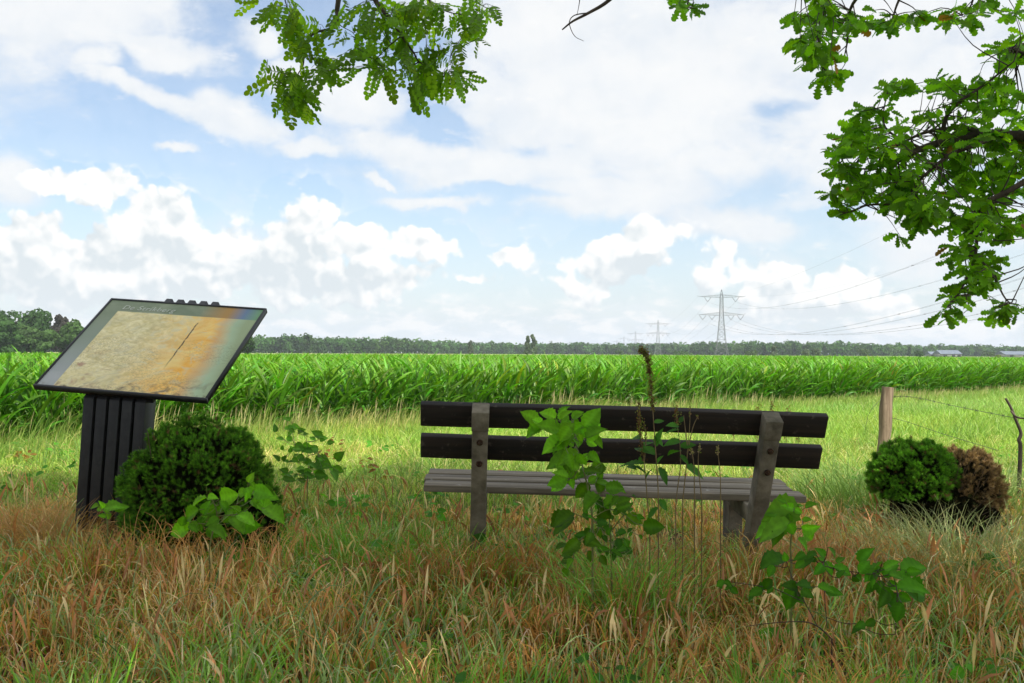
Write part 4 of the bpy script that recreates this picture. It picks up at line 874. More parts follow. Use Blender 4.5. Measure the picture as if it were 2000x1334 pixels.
# dock plants with seed stalks
def dock(label, depth, stalks, seeds, leaves, seed, cat='plant', name='dock_plant', col=(.17, .07, .04), group='dead seed stalks behind the bench'):
    r = np.random.default_rng(seed); st = [smoothline([pt(*c7(x, y), depth) for x, y in s], 6) for s in stalks]
    lo = st[0][0]; base = np.array([lo[0], lo[1], 0]); root = empty(name, tuple(base), label=label, cat=cat, group=group)
    for P, (a, b, dens, rad) in zip(st, seeds):
        Q = np.vstack([[P[0][0], P[0][1], -.02], P]) if P[0][2] < .6 else P
        sk_ = mk('stalk', tube(Q-base, np.linspace(.0028, .0010, len(Q)), 5, (.20, .14, .06)), M_stem, root)
        if dens == 0: continue
        m_ = int(dens); k = r.random(m_)*(b-a)+a; i = np.clip((k*(len(P)-1)), 0, len(P)-1.001); i0 = i.astype(int); f = (i-i0)[:, None]
        q = P[i0]*(1-f)+P[i0+1]*f; tuft = .5+.5*np.sin(k*70)
        q = q+r.normal(size=q.shape)*rad*(.35+.65*tuft)[:, None]
        a_ = nrm(r.normal(size=q.shape))*.0036; b_ = nrm(r.normal(size=q.shape))*.0036
        V = np.stack([q-a_, q-b_, q+a_, q+b_], 1).reshape(-1, 3)-base
        cc = np.array(col)*(1+.3*r.normal(size=(m_, 1))); gg = r.random(m_) < .4; cc[gg] = np.array([.20, .22, .06])
        mk('seeds', [(V, np.arange(len(V)).reshape(-1, 4), np.repeat(np.clip(cc, .01, 1), 4, 0))], M_weed, sk_)
    if leaves:
        pb, X, Y, Z, S, Cl = [], [], [], [], [], []
        for q in leaves:
            b = pt(*c7(q[0], q[1]), depth); t = pt(*c7(q[2], q[3]), depth+r.normal()*.05); y = t-b; s = np.linalg.norm(y); y = y/s
            nn = nrm(np.array([0, 0, EYE])-b)*.5+np.array([0, 0, .6])+r.normal(size=3)*.2; nn = nrm(nn-y*(nn@y))
            pb.append(b-base); X.append(np.cross(y, nn)*.75); Y.append(y); Z.append(nn); S.append(s); Cl.append(np.array((.06, .17, .025))*(1+.2*r.normal()))
        V, F, C = stamp(LT[0], LT[1], np.array(pb), np.array(X), np.array(Y), np.array(Z), np.array(S), np.array(Cl)); mk('foliage', [(V, F, C)], M_weed, root, smooth=True)
dock('tall brown seed stalk rising above the bench back into the maize', 4.0, [[(870, 1120), (868, 850), (852, 600), (838, 400), (822, 200), (803, 100), (768, 62)]], [(.5, 1.0, 1500, .011)],
     [(855, 600, 885, 500), (845, 470, 905, 455), (870, 720, 930, 820), (850, 640, 790, 600), (858, 700, 890, 650), (850, 550, 900, 600), (868, 900, 930, 960), (866, 940, 800, 1010)], 51)
dock('shorter seed stalk with green leaves left of the tall brown one', 4.05, [[(822, 1060), (800, 800), (785, 650), (765, 500), (762, 350)], [(790, 690), (800, 560), (790, 470)]], [(.45, 1, 420, .009), (.5, 1, 60, .007)],
     [(790, 640, 735, 600), (785, 600, 840, 570), (795, 750, 735, 700), (700, 710, 745, 722), (770, 560, 710, 550), (800, 780, 830, 720), (775, 620, 850, 640), (790, 700, 650, 695), (765, 690, 770, 650)], 52)
dock('seed stalk with small leaves right of the tall brown one', 4.1, [[(965, 1080), (968, 900), (992, 700), (985, 560), (972, 480), (968, 385)]], [(.8, 1, 110, .008)],
     [(980, 490, 915, 480), (985, 510, 895, 525), (990, 570, 900, 590), (990, 630, 920, 635), (990, 600, 1080, 590), (985, 470, 1010, 430), (1020, 715, 1135, 775), (990, 650, 1040, 700)], 53)
dock('thin reddish twiggy stalk before the lower back plank of the bench', 4.1, [[(1005, 900), (1025, 700), (1042, 500), (1046, 380)], [(1030, 640), (1060, 500), (1090, 430)], [(1030, 600), (1015, 480), (1010, 430)]], [(.85, 1, 30, .005), (.9, 1, 12, .004), (0, 0, 0, 0)], [], 54, col=(.25, .13, .10))
dock('thin pale plantain spikes at the back of the bench', 4.1, [[(1070, 900), (1065, 700), (1050, 610)], [(1110, 900), (1090, 700), (1098, 595)], [(1215, 920), (1212, 760), (1195, 600)]], [(.82, 1, 60, .004), (.8, 1, 60, .004), (.85, 1, 60, .004)], [], 55, col=(.45, .32, .24))
def small_dock(px, py, h, lab, seed):
    r = np.random.default_rng(seed); b = gp(px, py); root = empty('dock_plant', (b[0], b[1], 0), label=lab, cat='plant', group='small docks at the meadow edge')
    P = smoothline([[0, 0, -.02], [.01, 0, h*.5], [.02, 0, h]], 5); mk('stalk', tube(P, np.linspace(.006, .003, len(P)), 5, (.2, .17, .07)), M_stem, root)
    n = 200; t = .35+.65*r.random(n); q = np.stack([.02*t, 0*t, h*t], -1)+r.normal(size=(n, 3))*.02
    a_ = nrm(r.normal(size=q.shape))*.011; b_ = nrm(r.normal(size=q.shape))*.011
    V = np.stack([q-a_, q-b_, q+a_, q+b_], 1).reshape(-1, 3); mk('seeds', [(V, np.arange(len(V)).reshape(-1, 4), np.repeat(np.where(r.random((n, 1)) < .5, np.array([[.2, .12, .04]]), np.array([[.13, .2, .05]])), 4, 0))], M_weed, root)
for i, (px, py, h, lab) in enumerate([(1432, 880, .5, 'leftmost small dock behind the bench, before the meadow'), (1478, 885, .55, 'small dock left of the right bench post, before the meadow'), (1505, 880, .6, 'tallest small dock directly behind the right bench post'), (1535, 885, .52, 'small dock just right of the right bench post'), (1558, 885, .45, 'rightmost small dock above the right end of the bench')]): small_dock(px, py, h, lab, 60+i)

# ------------------------------------------------------------------ near trees whose branches hang into view
def oak_leaf():
    t = [0, .08, .16, .24, .33, .42, .50, .60, .68, .78, .86, .94, 1]
    w = [.012, .03, .10, .06, .17, .09, .24, .13, .28, .16, .21, .13, .03]
    V = []
    for a, b in zip(t, w): z = -.18*a*a; V += [(-b, a+.03*(b > .12), z+.15*b), (0, a, z), (b, a+.03*(b > .12), z+.15*b)]
    F = [(i*3+j, i*3+j+1, i*3+j+4, i*3+j+3) for i in range(len(t)-1) for j in range(2)]
    return np.array(V), np.array(F)
OL = oak_leaf()
OLS = (np.array([(-.02, 0, 0), (.02, 0, 0), (-.2, .35, .03), (.2, .35, .03), (-.27, .7, -.05), (.27, .7, -.05), (-.05, 1, -.15), (.05, 1, -.15)]), np.array([(0, 1, 3, 2), (2, 3, 5, 4), (4, 5, 7, 6)]))
def locust_leaf(simple=False):
    V, F = [], []; n = 8
    k = 5 if simple else 7
    def leaflet(c, ang, s):
        o = len(V); pr = [(0, 0), (.28, .3), (.36, .62), (.2, .92), (0, 1), (-.2, .92), (-.36, .62), (-.28, .3)]
        for x, y in pr:
            x, y = x*s*.92, y*s; V.append((c[0]+x*math.cos(ang)+y*math.sin(ang), c[1]-x*math.sin(ang)+y*math.cos(ang), c[2]-.12*y))
        for q in ((0, 1, 6+1, ), ): pass
        F.append((o, o+1, o+2, o+6)); F.append((o, o+6, o+7, o+7)) if False else None
        F.append((o+2, o+3, o+5, o+6)); F.append((o+3, o+4, o+5, o+3)) if False else None
    for i in range(k):
        y = .18+.74*i/(k-1); s = .2*(1-.25*abs(i/(k-1)-.5))
        for sg in (-1, 1): leaflet((0, y, -.22*y*y), sg*1.35, s)
    leaflet((0, .95, -.2), 0, .2)
    for i in range(4):
        o = len(V); y0, y1 = i/4, (i+1)/4
        V += [(-.007, y0, -.22*y0*y0), (.007, y0, -.22*y0*y0), (.007, y1, -.22*y1*y1), (-.007, y1, -.22*y1*y1)]; F.append((o, o+1, o+2, o+3))
    return np.array(V), np.array(F)
def locust_leaf2():
    """pinnate leaf: leaflets as eight-sided ovals made of three quads"""
    V, F = [], []
    pr = [(0, 0), (.32, .2), (.45, .53), (.32, .86), (0, 1), (-.32, .86), (-.45, .53), (-.32, .2)]
    def leaflet(c, ang, s, dz):
        o = len(V)
        for x, y in pr:
            x, y = x*s*1.0, y*s; V.append((c[0]+x*math.cos(ang)+y*math.sin(ang), c[1]-x*math.sin(ang)+y*math.cos(ang), c[2]-dz*y))
        F.extend([(o, o+1, o+2, o+3), (o, o+3, o+4, o+5), (o, o+5, o+6, o+7)])
    k = 5
    for i in range(k):
        y = .14+.74*i/(k-1); s = .245*(1-.25*abs(i/(k-1)-.45))
        for sg in (-1, 1): leaflet((0, y, -.22*y*y), sg*1.32, s, .25+.3*((i*7+sg) % 3)/3)
    leaflet((0, .93, -.2), 0, .24, .3)
    for i in range(4):
        o = len(V); y0, y1 = i/4, (i+1)/4
        V += [(-.006, y0, -.22*y0*y0), (.006, y0, -.22*y0*y0), (.006, y1, -.22*y1*y1), (-.006, y1, -.22*y1*y1)]; F.append((o, o+1, o+2, o+3))
    return np.array(V), np.array(F)
LL = locust_leaf2()
def rand_axes(r, n, Y, upw=1.0):
    """leaf frames: Y along the leaf, normal mostly up"""
    Y = nrm(Y); Zn = np.array([0, -.25, upw*.75])+r.normal(size=(n, 3))*.75; Zn = nrm(Zn-Y*(Zn*Y).sum(-1, keepdims=True)); return np.cross(Y, Zn), Y, Zn
def hidden_crown(r, n, c, R, lump=1.2):
    """points in a crown volume, kept wholly above the field of view"""
    out = []
    cl = nrm(r.normal(size=(70, 3)))*r.random((70, 1))**.35*np.array(R)+np.array(c)
    P = cl[r.integers(0, 70, n*3)]+r.normal(size=(n*3, 3))*lump
    az = P[:, 1] > .2
    up = (P[:, 2]-EYE) > .37*P[:, 1]+.30
    side = np.abs(P[:, 0]) > .56*P[:, 1]+.4
    ok = np.where(az, up, P[:, 2] > 2.4)
    return P[ok][:n], cl
def in_view_ok(P): return (P[:, 2]-EYE) > .37*P[:, 1]+.3
def limb_to(cl, hub, r):
    g = []
    for c in cl:
        if c[1] > .2 and c[2]-EYE < .37*c[1]+.6: continue
        mid = (np.array(hub)+c)/2+np.array([0, 0, .6]); P = smoothline([hub, mid, c], 4)
        k = P[:, 1] > .2
        if np.any(k & ((P[:, 2]-EYE) < .37*P[:, 1]+.3)): continue
        g += tube(P, np.linspace(.09, .02, len(P)), 6)
    return g
def oak():
    r = np.random.default_rng(91)
    base = np.array([5.6, 1.2, 0]); root = empty('oak_tree', tuple(base), label='oak tree at the right whose lobed leafy branches hang into view', cat='tree')
    hub = np.array([4.9, .6, 4.6])
    mk('trunk', [g for g in tube(smoothline([[0, 0, -.1], [.05, -.05, 1.6], [-.3, -.3, 3.4], hub-base], 5), np.linspace(.42, .24, 16), 14)], M_bark, root, smooth=True)
    D = 4.5
    q = lambda *a: [pt(x, y, d) for x, y, d in a]
    attach = np.array([5.0, .9, 2.7])
    limbs = [([attach, pt(2350, 330, 3.9)]+q((2150, 265, 4.1), (2000, 266, 4.25), (1925, 262, 4.3), (1850, 275, 4.4), (1800, 290, 4.45), (1760, 310, 4.5), (1735, 335, 4.5)), .035, .008),
             (q((1925, 262, 4.3), (1880, 250, 4.35), (1810, 258, 4.5), (1760, 280, 4.6), (1720, 300, 4.7)), .012, .003),
             (q((1840, 262, 4.35), (1850, 225, 4.3), (1880, 195, 4.2), (1930, 160, 4.2), (1980, 120, 4.1)), .011, .003),
             (q((1950, 265, 4.3), (1900, 285, 4.2), (1860, 300, 4.2), (1825, 325, 4.2), (1790, 360, 4.3), (1770, 400, 4.35)), .012, .003),
             (q((2040, 330, 4.2), (1975, 370, 4.2), (1930, 395, 4.25), (1910, 430, 4.3), (1905, 500, 4.3), (1880, 560, 4.35), (1850, 600, 4.35)), .014, .003),
             (q((1905, 500, 4.3), (1935, 530, 4.25), (1965, 585, 4.25), (1990, 595, 4.25)), .006, .002),
             (q((1800, 290, 4.45), (1740, 260, 4.5), (1725, 230, 4.5), (1735, 170, 4.5)), .007, .002),
             (q((1760, 310, 4.5), (1690, 330, 4.5), (1640, 320, 4.45)), .007, .002),
             (q((1770, 400, 4.4), (1700, 400, 4.5), (1672, 410, 4.5), (1640, 420, 4.5)), .006, .002),
             (q((2040, 120, 4.2), (1990, 100, 4.3), (1960, 90, 4.3)), .008, .002),
             ([hub+np.array([-.8, 1.0, .3]), pt(1700, -260, 3.6)]+q((1620, -60, 4.2), (1610, 20, 4.4), (1600, 80, 4.5), (1612, 140, 4.5)), .03, .003),
             ([pt(1700, -260, 3.6)]+q((1700, -60, 4.2), (1660, 20, 4.5), (1655, 80, 4.5), (1648, 115, 4.5)), .012, .002),
             ([pt(1700, -260, 3.6)]+q((1760, -50, 4.3), (1748, 20, 4.4), (1740, 40, 4.4)), .01, .002),
             ([pt(1700, -260, 3.6)]+q((1890, -60, 4.3), (1900, 0, 4.4), (1880, 30, 4.4)), .01, .002),
             ([pt(1500, -260, 3.6)]+q((1370, -70, 4.3), (1345, 0, 4.4), (1342, 20, 4.4)), .008, .002),
             ([pt(1500, -260, 3.6)]+q((1250, -60, 4.2), (1190, 0, 4.3), (1150, 25, 4.3), (1118, 42, 4.3), (1098, 58, 4.3)), .012, .003),
             (q((1150, 25, 4.3), (1122, 30, 4.3), (1112, 45, 4.3), (1122, 70, 4.3), (1140, 80, 4.3)), .003, .001), (q((1130, -30, 4.3), (1132, 0, 4.3), (1127, 30, 4.3)), .003, .001)]
    g = []; skel = []
    for P, r0, r1_ in limbs:
        P = smoothline(P, 5); skel.append(P[len(P)//4:]); g += tube(P-base, np.linspace(r0, r1_, len(P)), 7)
    g += tube(smoothline([hub-base, hub+np.array([-.8, 1.0, .3])-base, pt(1700, -260, 3.6)-base], 5), np.linspace(.08, .03, 11), 8)
    g += tube(smoothline([pt(1700, -260, 3.6)-base, pt(1500, -260, 3.6)-base], 5), np.linspace(.03, .012, 6), 6)
    sk = np.vstack(skel[:15])
    # leafy regions: px, py, rx, ry, number of twigs
    reg = [(1600, 30, 45, 40, 12), (1560, 22, 16, 22, 4), (1640, 35, 40, 30, 9), (1690, 35, 25, 20, 5), (1600, 90, 48, 38, 15), (1565, 80, 20, 22, 4), (1618, 145, 26, 26, 8), (1750, 40, 32, 14, 6), (1798, 30, 14, 22, 3), (1725, 48, 16, 8, 2), (1890, 28, 36, 18, 6), (1860, 45, 16, 8, 2), (1925, 8, 20, 12, 3), (1990, 22, 12, 10, 2),
           (1342, 10, 24, 12, 4), (1328, 2, 18, 6, 2), (1975, 95, 34, 26, 9), (1738, 172, 26, 16, 6), (1820, 165, 24, 14, 4), (1860, 165, 32, 16, 6), (1930, 155, 22, 18, 5), (1900, 200, 60, 25, 9),
           (1700, 235, 35, 26, 9), (1665, 280, 44, 30, 14), (1720, 285, 46, 34, 14), (1640, 320, 26, 28, 8), (1650, 370, 34, 22, 8), (1640, 410, 22, 22, 5), (1700, 350, 50, 26, 12), (1760, 340, 50, 34, 14), (1745, 385, 46, 26, 11), (1790, 400, 50, 34, 14), (1800, 440, 24, 26, 6), (1760, 462, 9, 8, 1),
           (1840, 330, 60, 60, 22), (1920, 300, 80, 50, 26), (1970, 230, 50, 60, 20), (1980, 350, 45, 50, 18), (1880, 390, 60, 50, 22), (1950, 420, 60, 40, 18), (1900, 450, 50, 30, 12), (1985, 460, 26, 26, 5), (1895, 500, 44, 24, 9), (1862, 488, 26, 14, 4), (1900, 540, 34, 30, 11), (1870, 580, 34, 26, 9), (1845, 612, 18, 10, 3), (1950, 515, 24, 14, 3), (1975, 598, 28, 16, 5), (1950, 618, 10, 10, 2),
           (1790, 230, 40, 20, 4), (1860, 240, 50, 26, 8), (2040, 300, 50, 200, 40), (2030, 100, 40, 60, 8)]
    tw = []; P_, Y_, S_, C_ = [], [], [], []
    dens = 1.0
    for px, py, rx, ry, nt in reg:
        for _ in range(max(1, int(nt*dens))):
            a, m_ = r.random()*2*PI, r.random()**.5
            d = 4.45+r.normal()*.22
            e = pt(px+rx*m_*math.cos(a), py+ry*m_*math.sin(a), d)
            s = sk[np.argmin(np.linalg.norm(sk-e, axis=1)+r.random(len(sk))*.15)]
            if np.linalg.norm(s-e) > .9: s = e+np.array([.05, 0, .1])
            if np.linalg.norm(s-e) > .35: tp = [s, (s+e)/2+r.normal(size=3)*.03, e]
            else: tp = [s, (s+e)/2+r.normal(size=3)*.015, e]
            tw += tube(smoothline(tp, 3)-base, np.linspace(.0032, .0012, 7), 4)
            dr = nrm(e-s)
            nl = r.integers(6, 10)
            for k in range(nl):
                ang = k*2.4+r.random(); y = nrm(np.array([math.cos(ang), math.sin(ang), -.25+.35*r.normal()])+dr*.6)
                P_.append(e-dr*.035*r.random()+r.normal(size=3)*.006); Y_.append(y); S_.append(.046+.038*r.random())
                c = np.array([.18, .40, .02])*(.5+.8*r.random()); c = c*[1.5, 1.3, 1.0] if r.random() < .25 else c
                if r.random() < .012: c = np.array([.35, .17, .05])
                C_.append(c)
    X, Y, Z = rand_axes(r, len(P_), np.array(Y_))
    V, F, C = stamp(OL[0], OL[1], np.array(P_)-base, X, Y, Z, np.array(S_), np.array(C_))
    # crown above and behind the viewer
    cr0, _c = hidden_crown(r, 4200, (1.2, 1.5, 8.3), (2.3, 2.0, 1.5), .6)  # extra unseen lobe, added to keep sun dapples off the information board
    cr, cl = hidden_crown(r, 14000, (2.4, -1.4, 8.6), (5.6, 5.2, 3.4), .9)
    cr = np.vstack([cr, cr0]); cl = np.vstack([cl, _c[:20]])
    n = len(cr); X, Y, Z = rand_axes(r, n, r.normal(size=(n, 3))*[1, 1, .5])
    V2, F2, C2 = stamp(OLS[0], OLS[1], cr-base, X, Y, Z, .20+.1*r.random(n), np.array([.05, .14, .018])*(.75+.5*r.random((n, 1))))
    mk('crown', [(V, F, C), (V2, F2, C2)], M_oak, root, smooth=True)
    g += [(np.asarray(a[0])-base, a[1]) for a in limb_to(cl, hub, r)]
    mk('limbs', g+tw, M_bark, root, smooth=True)
oak()
def locust():
    r = np.random.default_rng(92)
    base = np.array([-4.6, -.6, 0]); root = empty('locust_tree', tuple(base), label='locust tree whose feathery round-leaflet branches hang into the top centre', cat='tree')
    hub = np.array([-3.9, -.2, 5.0])
    mk('trunk', tube(smoothline([[0, 0, -.1], [.1, 0, 2.0], hub-base], 6), np.linspace(.34, .2, 13), 14), M_bark, root, smooth=True)
    q = lambda *a: [pt(x, y, d) for x, y, d in a]
    j = pt(760, -520, 4.0)
    limbs = [([hub, (hub+j)/2+np.array([0, 0, .5]), j]+q((700, -200, 4.6), (661, 0, 4.8), (660, 32, 4.8), (649, 54, 4.8), (611, 67, 4.8), (595, 103, 4.8), (592, 127, 4.8), (579, 151, 4.8), (570, 185, 4.8)), .035, .003),
             ([j]+q((705, -100, 4.5), (733, 0, 4.7), (762, 35, 4.7), (784, 70, 4.7), (808, 103, 4.7), (819, 121, 4.7), (850, 140, 4.8), (880, 155, 4.8)), .022, .003),
             ([j]+q((800, -100, 4.6), (838, 0, 4.8), (865, 19, 4.8), (892, 27, 4.8), (930, 30, 4.8)), .016, .002),
             (q((595, 103, 4.8), (605, 112, 4.8), (625, 125, 4.8)), .003, .0015), (q((655, 40, 4.8), (668, 52, 4.8), (690, 65, 4.8), (700, 90, 4.8)), .004, .0015),
             (q((784, 70, 4.7), (760, 90, 4.7), (745, 105, 4.75), (730, 120, 4.8)), .004, .0015), (q((819, 121, 4.7), (795, 132, 4.7), (770, 138, 4.7), (750, 135, 4.7)), .004, .0015), (q((579, 151, 4.8), (550, 142, 4.8), (515, 135, 4.8)), .0035, .0012),
             ([j]+q((580, -120, 4.6), (555, -20, 4.8), (568, 30, 4.8), (580, 60, 4.8)), .014, .002), (q((808, 103, 4.7), (840, 100, 4.7), (880, 110, 4.7)), .003, .001), ([j]+q((880, -80, 4.6), (930, 0, 4.8), (960, 20, 4.8)), .012, .002)]
    g, sk = [], []
    for P, r0, r1_ in limbs:
        P = smoothline(P, 5); sk.append(P[len(P)//4:]); g += tube(P-base, r1_+(r0-r1_)*(1-np.linspace(0, 1, len(P)))**2.6, 6)
    sk = np.vstack(sk)
    reg = [(535, 5, 20, 12, 4), (525, 25, 9, 14, 2), (565, 20, 28, 30, 9), (575, 50, 24, 20, 7), (588, 75, 24, 18, 6), (480, 2, 12, 4, 1), (590, 100, 14, 14, 3), (620, 62, 30, 18, 5), (640, 45, 16, 14, 2),
           (530, 143, 26, 8, 4), (560, 155, 30, 16, 8), (575, 185, 34, 26, 12), (600, 155, 34, 20, 8), (635, 140, 26, 22, 6), (555, 205, 18, 18, 5), (600, 200, 24, 18, 6), (620, 105, 24, 20, 4), (650, 118, 26, 10, 2), (670, 130, 14, 8, 1),
           (700, 25, 40, 26, 11), (760, 25, 50, 30, 16), (820, 25, 40, 26, 12), (690, 80, 30, 26, 6), (730, 75, 40, 30, 14), (780, 90, 44, 30, 16), (740, 125, 30, 20, 7), (745, 160, 20, 14, 4), (810, 130, 46, 24, 13), (850, 150, 44, 24, 12), (835, 175, 30, 14, 6), (810, 190, 9, 10, 1), (870, 110, 30, 14, 6), (905, 130, 26, 14, 4), (925, 152, 10, 7, 1), (890, 165, 14, 14, 3),
           (870, 20, 40, 22, 9), (920, 35, 36, 26, 10), (895, 70, 26, 20, 6), (945, 60, 14, 22, 3), (960, 25, 18, 12, 3), (930, 8, 30, 12, 4), (700, 110, 8, 22, 2), (825, 65, 30, 26, 7)]
    P_, Y_, S_, C_, tw = [], [], [], [], []
    for px, py, rx, ry, nt in reg:
        for _ in range(int(nt*1.15)+1):
            a, m_ = r.random()*2*PI, r.random()**.5; d = 4.75+r.normal()*.16
            e = pt(px+rx*m_*math.cos(a), py+ry*m_*math.sin(a), d)
            s = sk[np.argmin(np.linalg.norm(sk-e, axis=1))]
            dr = nrm(e-s+np.array([0, 0, -.03])); L_ = .085+.06*r.random()
            st = e-dr*L_*.5
            if np.linalg.norm(st-s) < .5: tw += tube(smoothline([s, (s+st)/2+np.array([0, 0, .01]), st], 2)-base, .0012, 3)
            y = nrm(dr+np.array([0, 0, -.45])+r.normal(size=3)*.35)
            P_.append(st); Y_.append(y); S_.append(L_); c = np.array([.20, .38, .02])*(.55+.7*r.random()); C_.append(c*[1.5, 1.25, 1] if r.random() < .2 else c)
    n = len(P_); Y = nrm(np.array(Y_)); Zn = nrm(nrm(np.array([0, 0, EYE])-np.array(P_))*.55+np.array([0, 0, .5])+r.normal(size=(n, 3))*.6); Zn = nrm(Zn-Y*(Zn*Y).sum(-1, keepdims=True))
    V, F, C = stamp(LL[0], LL[1], np.array(P_)-base, np.cross(Y, Zn), Y, Zn, np.array(S_), np.array(C_))
    cr, cl = hidden_crown(r, 7000, (-3.6, -2.4, 8.8), (4.2, 4.4, 3.2), .85)
    n = len(cr); X, Y, Z = rand_axes(r, n, r.normal(size=(n, 3))*[1, 1, .5])
    V2, F2, C2 = stamp(OLS[0], OLS[1], cr-base, X*1.3, Y, Z, .18+.1*r.random(n), np.array([.07, .17, .02])*(.75+.5*r.random((n, 1))))
    mk('crown', [(V, F, C), (V2, F2, C2)], M_locust, root, smooth=False)
    g += [(np.asarray(a[0])-base, a[1]) for a in limb_to(cl, hub, r)]
    mk('limbs', g+tw, M_bark, root, smooth=True)
locust()

# ------------------------------------------------------------------ far trees
def crown_mesh(r, lobes, n, size, col, flat=.5):
    """leaf clumps scattered in lobes (c, R)"""
    w = np.array([np.prod(R)**(2/3) for c, R in lobes]); k = r.choice(len(lobes), n, p=w/w.sum())
    C0 = np.array([c for c, R in lobes])[k]; R0 = np.array([np.broadcast_to(R, 3) for c, R in lobes])[k]
    d = nrm(r.normal(size=(n, 3))); P = C0+d*R0*(.72+.33*r.random(n)**.6)[:, None]
    Nn = nrm(d+r.normal(size=(n, 3))*.5); X = nrm(np.cross(Nn, r.normal(size=(n, 3)))); Y = np.cross(Nn, X)
    tv = np.array([(-.5, -.35, 0), (.1, -.55, .08), (.55, -.1, -.05), (.35, .45, .06), (-.15, .55, -.04), (-.55, .2, .05)])
    V, F, _ = stamp(tv, np.array([(0, 1, 2, 3), (0, 3, 4, 5)]), P, X, Y, Nn, size*(.6+.8*r.random(n)))
    lob = (.8+.4*np.random.default_rng(int(n)).random(len(lobes)))[k]
    cc = np.array(col)*(lob*(.8+.4*r.random(n)))[:, None]
    return V, F, np.repeat(cc, 6, 0)
def tree(name, label, base, h, w, col, n=900, size=1.0, seed=0, group=None, cat='tree', shape='round', low=.18):
    r = np.random.default_rng(seed); root = empty(name, tuple(base), label=label, cat=cat, group=group)
    lobes = []
    if shape == 'round':
        for _ in range(16):
            t = r.random(); z = h*(low+.12+(.92-low-.12)*t); rr = w*.5*math.sqrt(max(.1, 1-(abs(t-.42)/.62)**2)); a = r.random()*2*PI
            lobes.append(((rr*.62*math.cos(a), rr*.62*math.sin(a), z-h*.06), (w*.21*(.8+.4*r.random()),)*2+(h*.13*(.8+.4*r.random()),)))
        lobes.append(((0, 0, h*.55), (w*.36, w*.36, h*.34)))
    elif shape == 'poplar':
        for i in range(9):
            t = i/8; lobes.append(((r.normal()*w*.08, r.normal()*w*.08, h*(.15+.78*t)), (w*.5*(1-.55*t)*(.7+.4*r.random()),)*2+(h*.09,)))
    elif shape == 'bush':
        for _ in range(7):
            a = r.random()*2*PI; lobes.append(((w*.25*math.cos(a), w*.25*math.sin(a), h*(.3+.35*r.random())), (w*.28, w*.28, h*.3)))
    mk('crown', [crown_mesh(r, lobes, n, size, col)], M_farleaf, root)
    g = tube([[0, 0, -.2], [0, 0, h*.3], [w*.02, 0, h*.7]], [h*.022, h*.016, h*.006], 7)
    for i in range(4):
        a = i*1.6+r.random(); g += tube([[0, 0, h*(.2+.1*i)], [w*.25*math.cos(a), w*.25*math.sin(a), h*(.4+.1*i)]], [h*.01, h*.003], 5)
    mk('trunk', g, M_bark, root)
    return root
def far_wood():
    G = []; r = np.random.default_rng(15)
    # the long tree belt, several ranks deep; distance per direction
    px = 150
    pts = []
    prof = [(-60, 26, 900), (420, 30, 900), (500, 27, 1050), (760, 24, 1150), (900, 18, 1350), (1000, 16, 1500), (1200, 17, 1500), (1330, 17, 1450), (1500, 21, 1250), (1700, 20, 1250), (1850, 16, 1450), (2080, 15, 1500)]
    xs, hp, ds = zip(*prof)
    for rank in range(3):
        x = -60
        while x < 2080:
            hpx, d = np.interp(x, xs, hp), np.interp(x, xs, ds); d2 = d+rank*28+r.normal()*8
            H = (hpx*1.35+1)/FPX*d*(.82+.3*vnoise(np.array([x]), np.array([rank*50]), 35, 7)[0]+.1*r.normal()*.6)
            w = 9+6*r.random(); p = pt(x, 690, d2)
            c = np.array([.055, .125, .032])*(.7+.6*r.random()); c = c*[1.25, 1.1, .9] if r.random() < .3 else c
            lob = [((p[0]+w*.28*r.normal(), p[1]+w*.2*r.normal(), H*(.30+.5*r.random())), (w*.34, w*.34, H*.2)) for _ in range(6)]+[((p[0], p[1], H*.42), (w*.45, w*.45, H*.44)), ((p[0], p[1], H*.16), (w*.62, w*.3, H*.2))]
            G.append(crown_mesh(r, lob, 330 if rank == 0 else 130, 1.9, c))
            x += w*.62/d*FPX
    mk('far_woodland', G, M_farleaf, kind='stuff', label='long dark green tree belt along the horizon', cat='woodland')
    # scrub and lighter bushes in front
far_wood()
# the nearer wood at the left edge
gg = 'trees of the wood at the left edge'
labs = ['tree cut by the left edge of the picture, in front', 'dark broad tree second from the left edge', 'tall tree behind the two leftmost ones', 'lighter tree in the middle of the left wood', 'small purple leaved tree top rising behind the left wood', 'rounded tree just left of the information board',
        'tall dark tree behind the middle of the left wood', 'lower tree hidden partly by the left edge of the board', 'small tree at the right end of the left wood', 'broad tree at the back of the left wood']
spec = [(8, 640, 420, 60, 0, 1), (52, 650, 440, 56, 1, 1), (28, 620, 470, 70, 0, 1.1), (88, 655, 430, 52, 1, 1), (116, 630, 480, 34, 2, 1), (138, 640, 430, 54, 1, 1), (72, 622, 475, 60, 0, .9), (172, 648, 440, 50, 0, 1), (205, 658, 440, 44, 1, .9), (-20, 610, 480, 70, 0, 1)]
colz = [(.055, .12, .03), (.08, .15, .04), (.055, .05, .04)]
for i, (x, ytop, d, wpx, ci, k) in enumerate(spec):
    b = pt(x, 690, d); h = EYE+(690-ytop)/FPX*d*1.25
    tree('deciduous_tree', labs[i], (b[0], b[1], 0), h, wpx/FPX*d, np.array(colz[ci])*k, 3000, 1.0, 200+i, gg, low=.02)
b = pt(482, 690, 430); tree('deciduous_tree', 'dark tree just right of the information board at the start of the belt', (b[0], b[1], 0), 7.5, 7, (.035, .075, .018), 700, .7, 215, low=.05)
